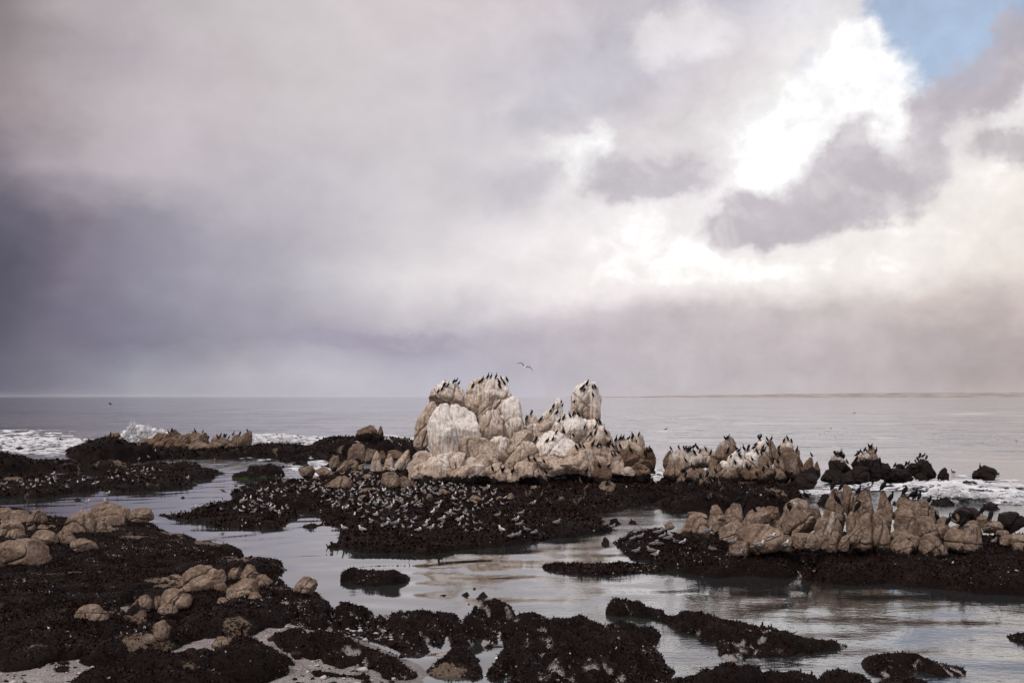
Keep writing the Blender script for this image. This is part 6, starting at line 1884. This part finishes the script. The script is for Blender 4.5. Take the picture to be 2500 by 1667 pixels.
# the crowd
def crowd(fr, poly, n, mix, where, size=.74, mind=.44):
    us, vs = [p[0] for p in poly], [p[1] for p in poly]
    got, tries = 0, 0
    while got < n and tries < n * 30:
        tries += 1
        u, v = rb.uniform(min(us), max(us)), rb.uniform(min(vs), max(vs))
        ins = False
        for (x0, y0), (x1, y1) in zip(poly, poly[1:] + poly[:1]):
            if (y0 > v) != (y1 > v) and u < (x1 - x0) * (v - y0) / (y1 - y0) + x0:
                ins = not ins
        if not ins:
            continue
        x, y = px(fr, u, v)
        h = hit(x, y, 0.0)
        if h is None or not h[2].name.startswith(('reef', 'tide')):
            continue
        p = h[0]
        cl_ = float(fbm(np.array([[p.x * .28, p.y * .22, 4.4]]), 2)[0])
        if rb.random() > .30 + 1.5 * max(0, cl_ + .15):
            continue
        if any(abs(p.x - q[0]) < mind and abs(p.y - q[1]) < mind for q in SPOTS):
            continue
        SPOTS.append((p.x, p.y))
        kind = rb.choices(['pale', 'adult', 'brown', 'white'], mix)[0]
        pose = rb.choices(['rest', 'sleep', 'stand'], [5, 2.5, 1.5])[0]
        gull(fr, u, v, kind, pose, rb.choice('rlffff'), None, size, group=where, down=.5)
        got += 1


SPOTS = []
NL = len(GULLS)
crowd('v', [(480, 180), (700, 60), (900, 40), (1100, 100), (1150, 400), (700, 420), (560, 260)], 46, [6, 1, 1, 1], 'gulls between the tan boulders of the gull reef')
crowd('v', [(1500, 230), (2352, 240), (2352, 440), (1900, 470), (1400, 430)], 62, [6, 1, 1.5, 1], 'gulls crowded under the long sloping slab')
crowd('v', [(300, 380), (1150, 400), (1450, 430), (1750, 480), (1700, 640), (1000, 640), (500, 680), (240, 620)], 84, [7, 1.5, 1.5, 1], 'gulls crowded in the middle of the gull reef')
crowd('v', [(500, 660), (1000, 640), (1300, 700), (2352, 600), (2352, 960), (1800, 990), (1100, 930), (800, 800)], 46, [7, 2, 2, 1], 'gulls on the front slope of the gull reef')
crowd('w', [(0, 300), (340, 300), (620, 360), (800, 460), (760, 620), (300, 700), (520, 980), (200, 1000), (0, 700)], 52, [6, 1.5, 2, 1], 'gulls at the right of the gull reef crowd')
crowd('u', [(60, 760), (400, 700), (660, 830), (800, 1000), (300, 1060), (0, 1130), (0, 840)], 40, [7, 1, 1, 1], 'gulls on the upper left slope of the gull reef')
crowd('4', [(200, 270), (420, 220), (640, 210), (780, 320), (760, 370), (480, 360), (330, 345), (120, 340)], 44, [6, 1.5, 1.5, 1.5], 'gulls on the left lobe of the gull reef')
crowd('2', [(0, 740), (300, 690), (520, 700), (760, 700), (700, 770), (400, 790), (0, 800)], 26, [5, 1, 2, 1], 'gulls on the left edge ledge')
crowd('2', [(800, 680), (950, 620), (1300, 610), (1350, 700), (1150, 750), (950, 720)], 22, [5, 1, 2, 1], 'gulls on the broad humped ledge')

# say which gull is which: by look, and by what it sits beside
SIZE = {'adult': 'grey gull', 'pale': 'pale gull', 'brown': 'brown gull', 'white': 'bright white gull'}
DO = {'stand': 'standing', 'rest': 'resting', 'sleep': 'sleeping'}
FACE = {'r': 'facing right', 'l': 'facing left', 'f': ''}
REEFNAME = {}
for o in scene.objects:
    if o.name.startswith(('reef_ledge', 'tide_rock', 'boulder')) and o.parent is None and 'label' in o:
        REEFNAME[o.name] = o
GULLS.sort(key=lambda g: -g[2])                 # nearest first
for i, gl in enumerate(GULLS):
    gl.append(i < 298)
keep = [g for g in GULLS if g[8]]
rest = [g for g in GULLS if not g[8]]
SHORT = {'cube': 'the cube shaped boulder', 'broad humped tan': 'the broad humped boulder', 'big domed': 'the domed boulder', 'horned pillar': 'the horned pillar', 'lone smooth': 'the lone smooth boulder', 'upright tan block': 'the upright tan block', 'low rounded tan': 'the low rounded boulder',
         'forked': 'the forked stone', 'lumpy tan stone right': 'the lumpy stone', 'knobbly stone right': 'the knobbly pale stone', 'flat tan stone left below': 'the flat stone under the dome', 'weedy foot': 'the weedy footed stone', 'smallest tan': 'the smallest stone', 'squared tan block beside': 'the squared block', 'low tan stone left of': 'the low tan stone'}
MARKS = []
for o, lab in LANDMARKS:
    for k, nm in SHORT.items():
        if k in lab and not any(m[1] == nm for m in MARKS):
            MARKS.append((o, nm))
            break
groups = {}
for gl in keep:
    b, x, y, kind, pose, side, label, where = gl[:8]
    if label:
        tag(b, label, 'gull')
        continue
    on = b.get('_on', '')
    p = b.location
    best = min(MARKS, key=lambda m: (m[0].location.xy - p.xy).length)
    d = best[0].location - p
    far_ = 'well ' if d.xy.length > 9 else ''
    if d.xy.length < 9 or (on in REEFNAME and REEFNAME[on]['label'].startswith('largest')):
        if abs(d.x) > abs(d.y) * .8:
            place = far_ + ('right of ' if d.x < 0 else 'left of ') + best[1]
        else:
            place = far_ + ('behind ' if d.y < 0 else 'in front of ') + best[1]
    elif on.startswith('tide_rock') or on.startswith('boulder'):
        place = 'on the ' + ' '.join(REEFNAME[on]['label'].split()[:5]).rstrip(',') if on in REEFNAME else 'on the rocks'
    else:
        nm = REEFNAME[on]['label'] if on in REEFNAME else ''
        place = {'largest': 'at the rim of the gull reef', 'black mussel reef': 'on the near right reef', 'low black': 'on the low mussel spur', 'broad dark': 'on the left shelf', 'broad humped': 'on the broad humped ledge', 'black ledge at': 'on the left edge ledge'}.get(next((k for k in ('largest', 'black mussel reef', 'low black', 'broad dark', 'broad humped', 'black ledge at') if nm.startswith(k)), ''), 'on the black rocks')
    key = (kind, pose, side, place)
    groups.setdefault(key, []).append(gl)
ORD = ['leftmost', 'second from left', 'third from left', 'fourth from left', 'fifth from left', 'sixth from left', 'seventh from left', 'eighth from left', 'ninth from left', 'tenth from left', 'eleventh from left', 'twelfth from left', 'thirteenth from left', 'fourteenth from left', 'fifteenth from left']
for (kind, pose, side, place), L in groups.items():
    L.sort(key=lambda g: g[1])
    base_ = f'{SIZE[kind]} {DO[pose]}{(" " + FACE[side]) if FACE[side] else ""} {place}'
    for i, gl in enumerate(L):
        if len(L) == 1:
            lab = base_
        elif i < len(ORD):
            lab = f'{base_}, {ORD[i]}'
        else:
            lab = f'{base_}, among the rightmost'
        if len(lab.split()) > 16:
            lab = lab.replace(' ' + FACE[side], '') if FACE[side] else lab
        tag(gl[0], lab, 'gull', gl[7])
# the furthest of the crowd as one mass
if rest:
    V, F, M = [], [], []
    mats = [M_GWHITE, M_GGREY, M_GTIP, M_YBILL, M_PINK, M_GMID, M_BILL, M_GTAN]
    for gl in rest:
        if gl[6]:
            tag(gl[0], gl[6], 'gull')
            continue
        b = gl[0]
        b.rotation_mode = 'XYZ'
        mw = Matrix.LocRotScale(b.location, b.rotation_euler, b.scale)
        n = len(V)
        V += [tuple(mw @ v.co) for v in b.data.vertices]
        mi = [mats.index(m) for m in b.data.materials]
        for f in b.data.polygons:
            F.append([i + n for i in f.vertices])
            M.append(mi[f.material_index])
        bpy.data.objects.remove(b)
    me = bpy.data.meshes.new('gull_flock')
    me.from_pydata(V, [], F)
    for m in mats:
        me.materials.append(m)
    me.polygons.foreach_set('material_index', M)
    me.update()
    o = link('gull_flock', me, kind='stuff')
    tag(o, 'furthest gulls of the flock, small and pale on the black rocks', 'gulls')

for o in scene.objects:
    if '_on' in o:
        del o['_on']


# ---- birds on the wing
def wing_mesh(name, span, chord, dih, mats, tipmat, s):
    """one spread wing along +-y with a bend at the wrist"""
    V, F, M = [], [], []
    st = [(0, .0, .0, 1.0), (.22, .05, .06, 1.05), (.45, .10, .10, .95), (.62, .07, .06, .75), (.80, -.02, -.02, .5), (.93, -.12, -.10, .28), (1.0, -.20, -.16, .06)]
    for (t, fx, fz, c) in st:
        y = s * span * t
        z = fz * span + t * dih * span
        for (cx_, th) in ((.5, 0), (.15, .035), (-.5, 0), (.1, -.01)):
            V.append((fx * span + cx_ * chord * c, y, z + th * chord * (1.2 - t)))
    for i in range(len(st) - 1):
        for j in range(4):
            k = (j + 1) % 4
            F.append([i * 4 + j, i * 4 + k, i * 4 + 4 + k, i * 4 + 4 + j])
            M.append(1 if st[i][0] > .75 else 0)
    me = bpy.data.meshes.new(name)
    me.from_pydata(V, [], F)
    for m in mats:
        me.materials.append(m)
    me.polygons.foreach_set('material_index', M)
    me.update()
    return me


def flyer(label, name, cat, pos, rot, scale, kind):
    dark = kind == 'dark'
    bm_ = M_BLACK if dark else (M_GTAN if kind == 'brown' else M_GWHITE)
    wm_ = M_BLACK if dark else (M_GTAN if kind == 'brown' else M_GGREY)
    body = [(-.30, .0, .06, .006), (-.2, .005, .05, .02), (-.1, .0, .065, .055), (.02, .0, .08, .075), (.13, .01, .065, .06), (.20, .02, .042, .042), (.26, .025, .042, .04), (.30, .022, .025, .022)]
    t = thing(name, label, cat, pos)
    t.rotation_euler = rot
    t.scale = (scale,) * 3
    link('body', bird_mesh('body', [loft(body, 10, 0)], [bm_]), t)
    link('bill', bird_mesh('bill', [loft([(.295, .02, .013, .014), (.34, .016, .008, .01), (.365, .006, .003, .005)], 6, 0)], [M_BILL if dark else M_YBILL]), t)
    for s in (-1, 1):
        link('wing', wing_mesh('wing', .68, .19, .10, [wm_, M_GTIP], 1, s), t, (.02, s * .04, .03))
    return t


flyer('gull with spread dark wings gliding in the sky right of the highest tower', 'flying_gull', 'gull', at(*px('1', 1080, 120), 78), Euler((radians(28), radians(4), radians(18)), 'XYZ'), 1.0, 'white').rotation_euler = (radians(30), radians(-32), radians(80))
flyer('dark bird flying low over the sea at far left', 'flying_bird', 'bird', at(270, 986, 150), (radians(15), 0, radians(195)), .95, 'dark')
flyer('white gull landing with raised wings on the left edge ledge', 'flying_gull', 'gull', at(*px('2', 780, 735), 74), (radians(-10), radians(-15), radians(20)), .95, 'white')
flyer('brown gull opening its wings at the top of the left lobe', 'flying_gull', 'gull', at(*px('2', 1832, 800), 66.5), (0, radians(-25), radians(200)), 1.0, 'brown')
flyer('brown gull flapping above the crowd, left of a flapping pair', 'flying_gull', 'gull', at(*px('v', 1380, 545), 66), (radians(20), radians(-20), radians(150)), 1.0, 'brown')
flyer('brown gull flapping above the crowd, right of a flapping pair', 'flying_gull', 'gull', at(*px('v', 1590, 560), 66), (radians(-25), radians(-25), radians(40)), 1.0, 'brown')
flyer('white tern flying low before the flat black ledge', 'flying_tern', 'tern', at(*px('u', 585, 520), 112), (radians(-20), 0, radians(190)), .9, 'white')


def swimmer(fr, u, v, label, upright=True, size=.9):
    """a cormorant afloat: low body, raised neck"""
    q = at(*px(fr, u, v), z=0)
    body = [(-.30, .02, .03, .01), (-.2, .03, .07, .04), (-.05, .04, .10, .07), (.1, .05, .09, .07), (.18, .08, .055, .06), (.20, .16, .035, .036), (.185, .24, .03, .032), (.205, .30, .032, .034), (.25, .315, .032, .028), (.285, .308, .018, .016)]
    me = bird_mesh('cormorant', [loft(body, 10, 0), loft([(.28, .31, .012, .012), (.34, .312, .007, .007), (.37, .305, .003, .004)], 6, 1)], [M_BLACK, M_BILL])
    o = link('swimming_cormorant', me)
    o.location = (q.x, q.y, float(sea_height(np.array([q.x]), np.array([q.y]))[0]) + .02)
    o.rotation_euler = (0, 0, facing('l' if rb.random() < .5 else 'r'))
    o.scale = (size,) * 3
    tag(o, label, 'cormorant')


swimmer('5', 163, 72, 'cormorant afloat on the bright sea right of the outcrop', size=1.5)
swimmer('S', 2085, 1009, 'black bird afloat far out on the sea at right', size=2.4)
swimmer('x', 1540, 482, 'cormorant afloat right of the black fin', size=.95)
swimmer('x', 1750, 600, 'cormorant afloat in the ruffled water left of the black wedge', size=.95)
swimmer('x', 2055, 500, 'cormorant afloat just right of the black wedge', size=.9)
b = GULL[('pale', 'rest')]
o = link('swimming_gull', b)
q = at(*px('6', 380, 252), z=0)
o.location = (q.x, q.y, -.04)
tag(o, 'grey gull afloat in the bright channel', 'gull')
print('perches missed', MISS[0], 'gulls', len(GULLS))

# ------------------------------------------------------------------ thin sea haze
def haze():
    me = bpy.data.meshes.new('haze')
    x, y0, y1, z0, z1 = 34000, -60, 31500, -1.6, 60
    v = [(-x, y0, z0), (x, y0, z0), (x, y1, z0), (-x, y1, z0), (-x, y0, z1), (x, y0, z1), (x, y1, z1), (-x, y1, z1)]
    me.from_pydata(v, [], [(0, 3, 2, 1), (4, 5, 6, 7), (0, 1, 5, 4), (1, 2, 6, 5), (2, 3, 7, 6), (3, 0, 4, 7)])
    m = bpy.data.materials.new('sea_haze')
    m.use_nodes = True
    g = NT(m.node_tree)
    out = g.n('ShaderNodeOutputMaterial')
    v_ = g.n('ShaderNodeVolumePrincipled')
    v_.inputs['Color'].default_value = (0.93, 0.92, 0.95, 1)
    v_.inputs['Density'].default_value = 0.8e-5
    v_.inputs['Anisotropy'].default_value = 0.2
    g.link(v_.outputs[0], out.inputs['Volume'])
    me.materials.append(m)
    o = link('haze', me, kind='stuff')
    tag(o, 'thin sea haze softening the far shore', 'haze')


haze()
scene.cycles.volume_bounces = 1
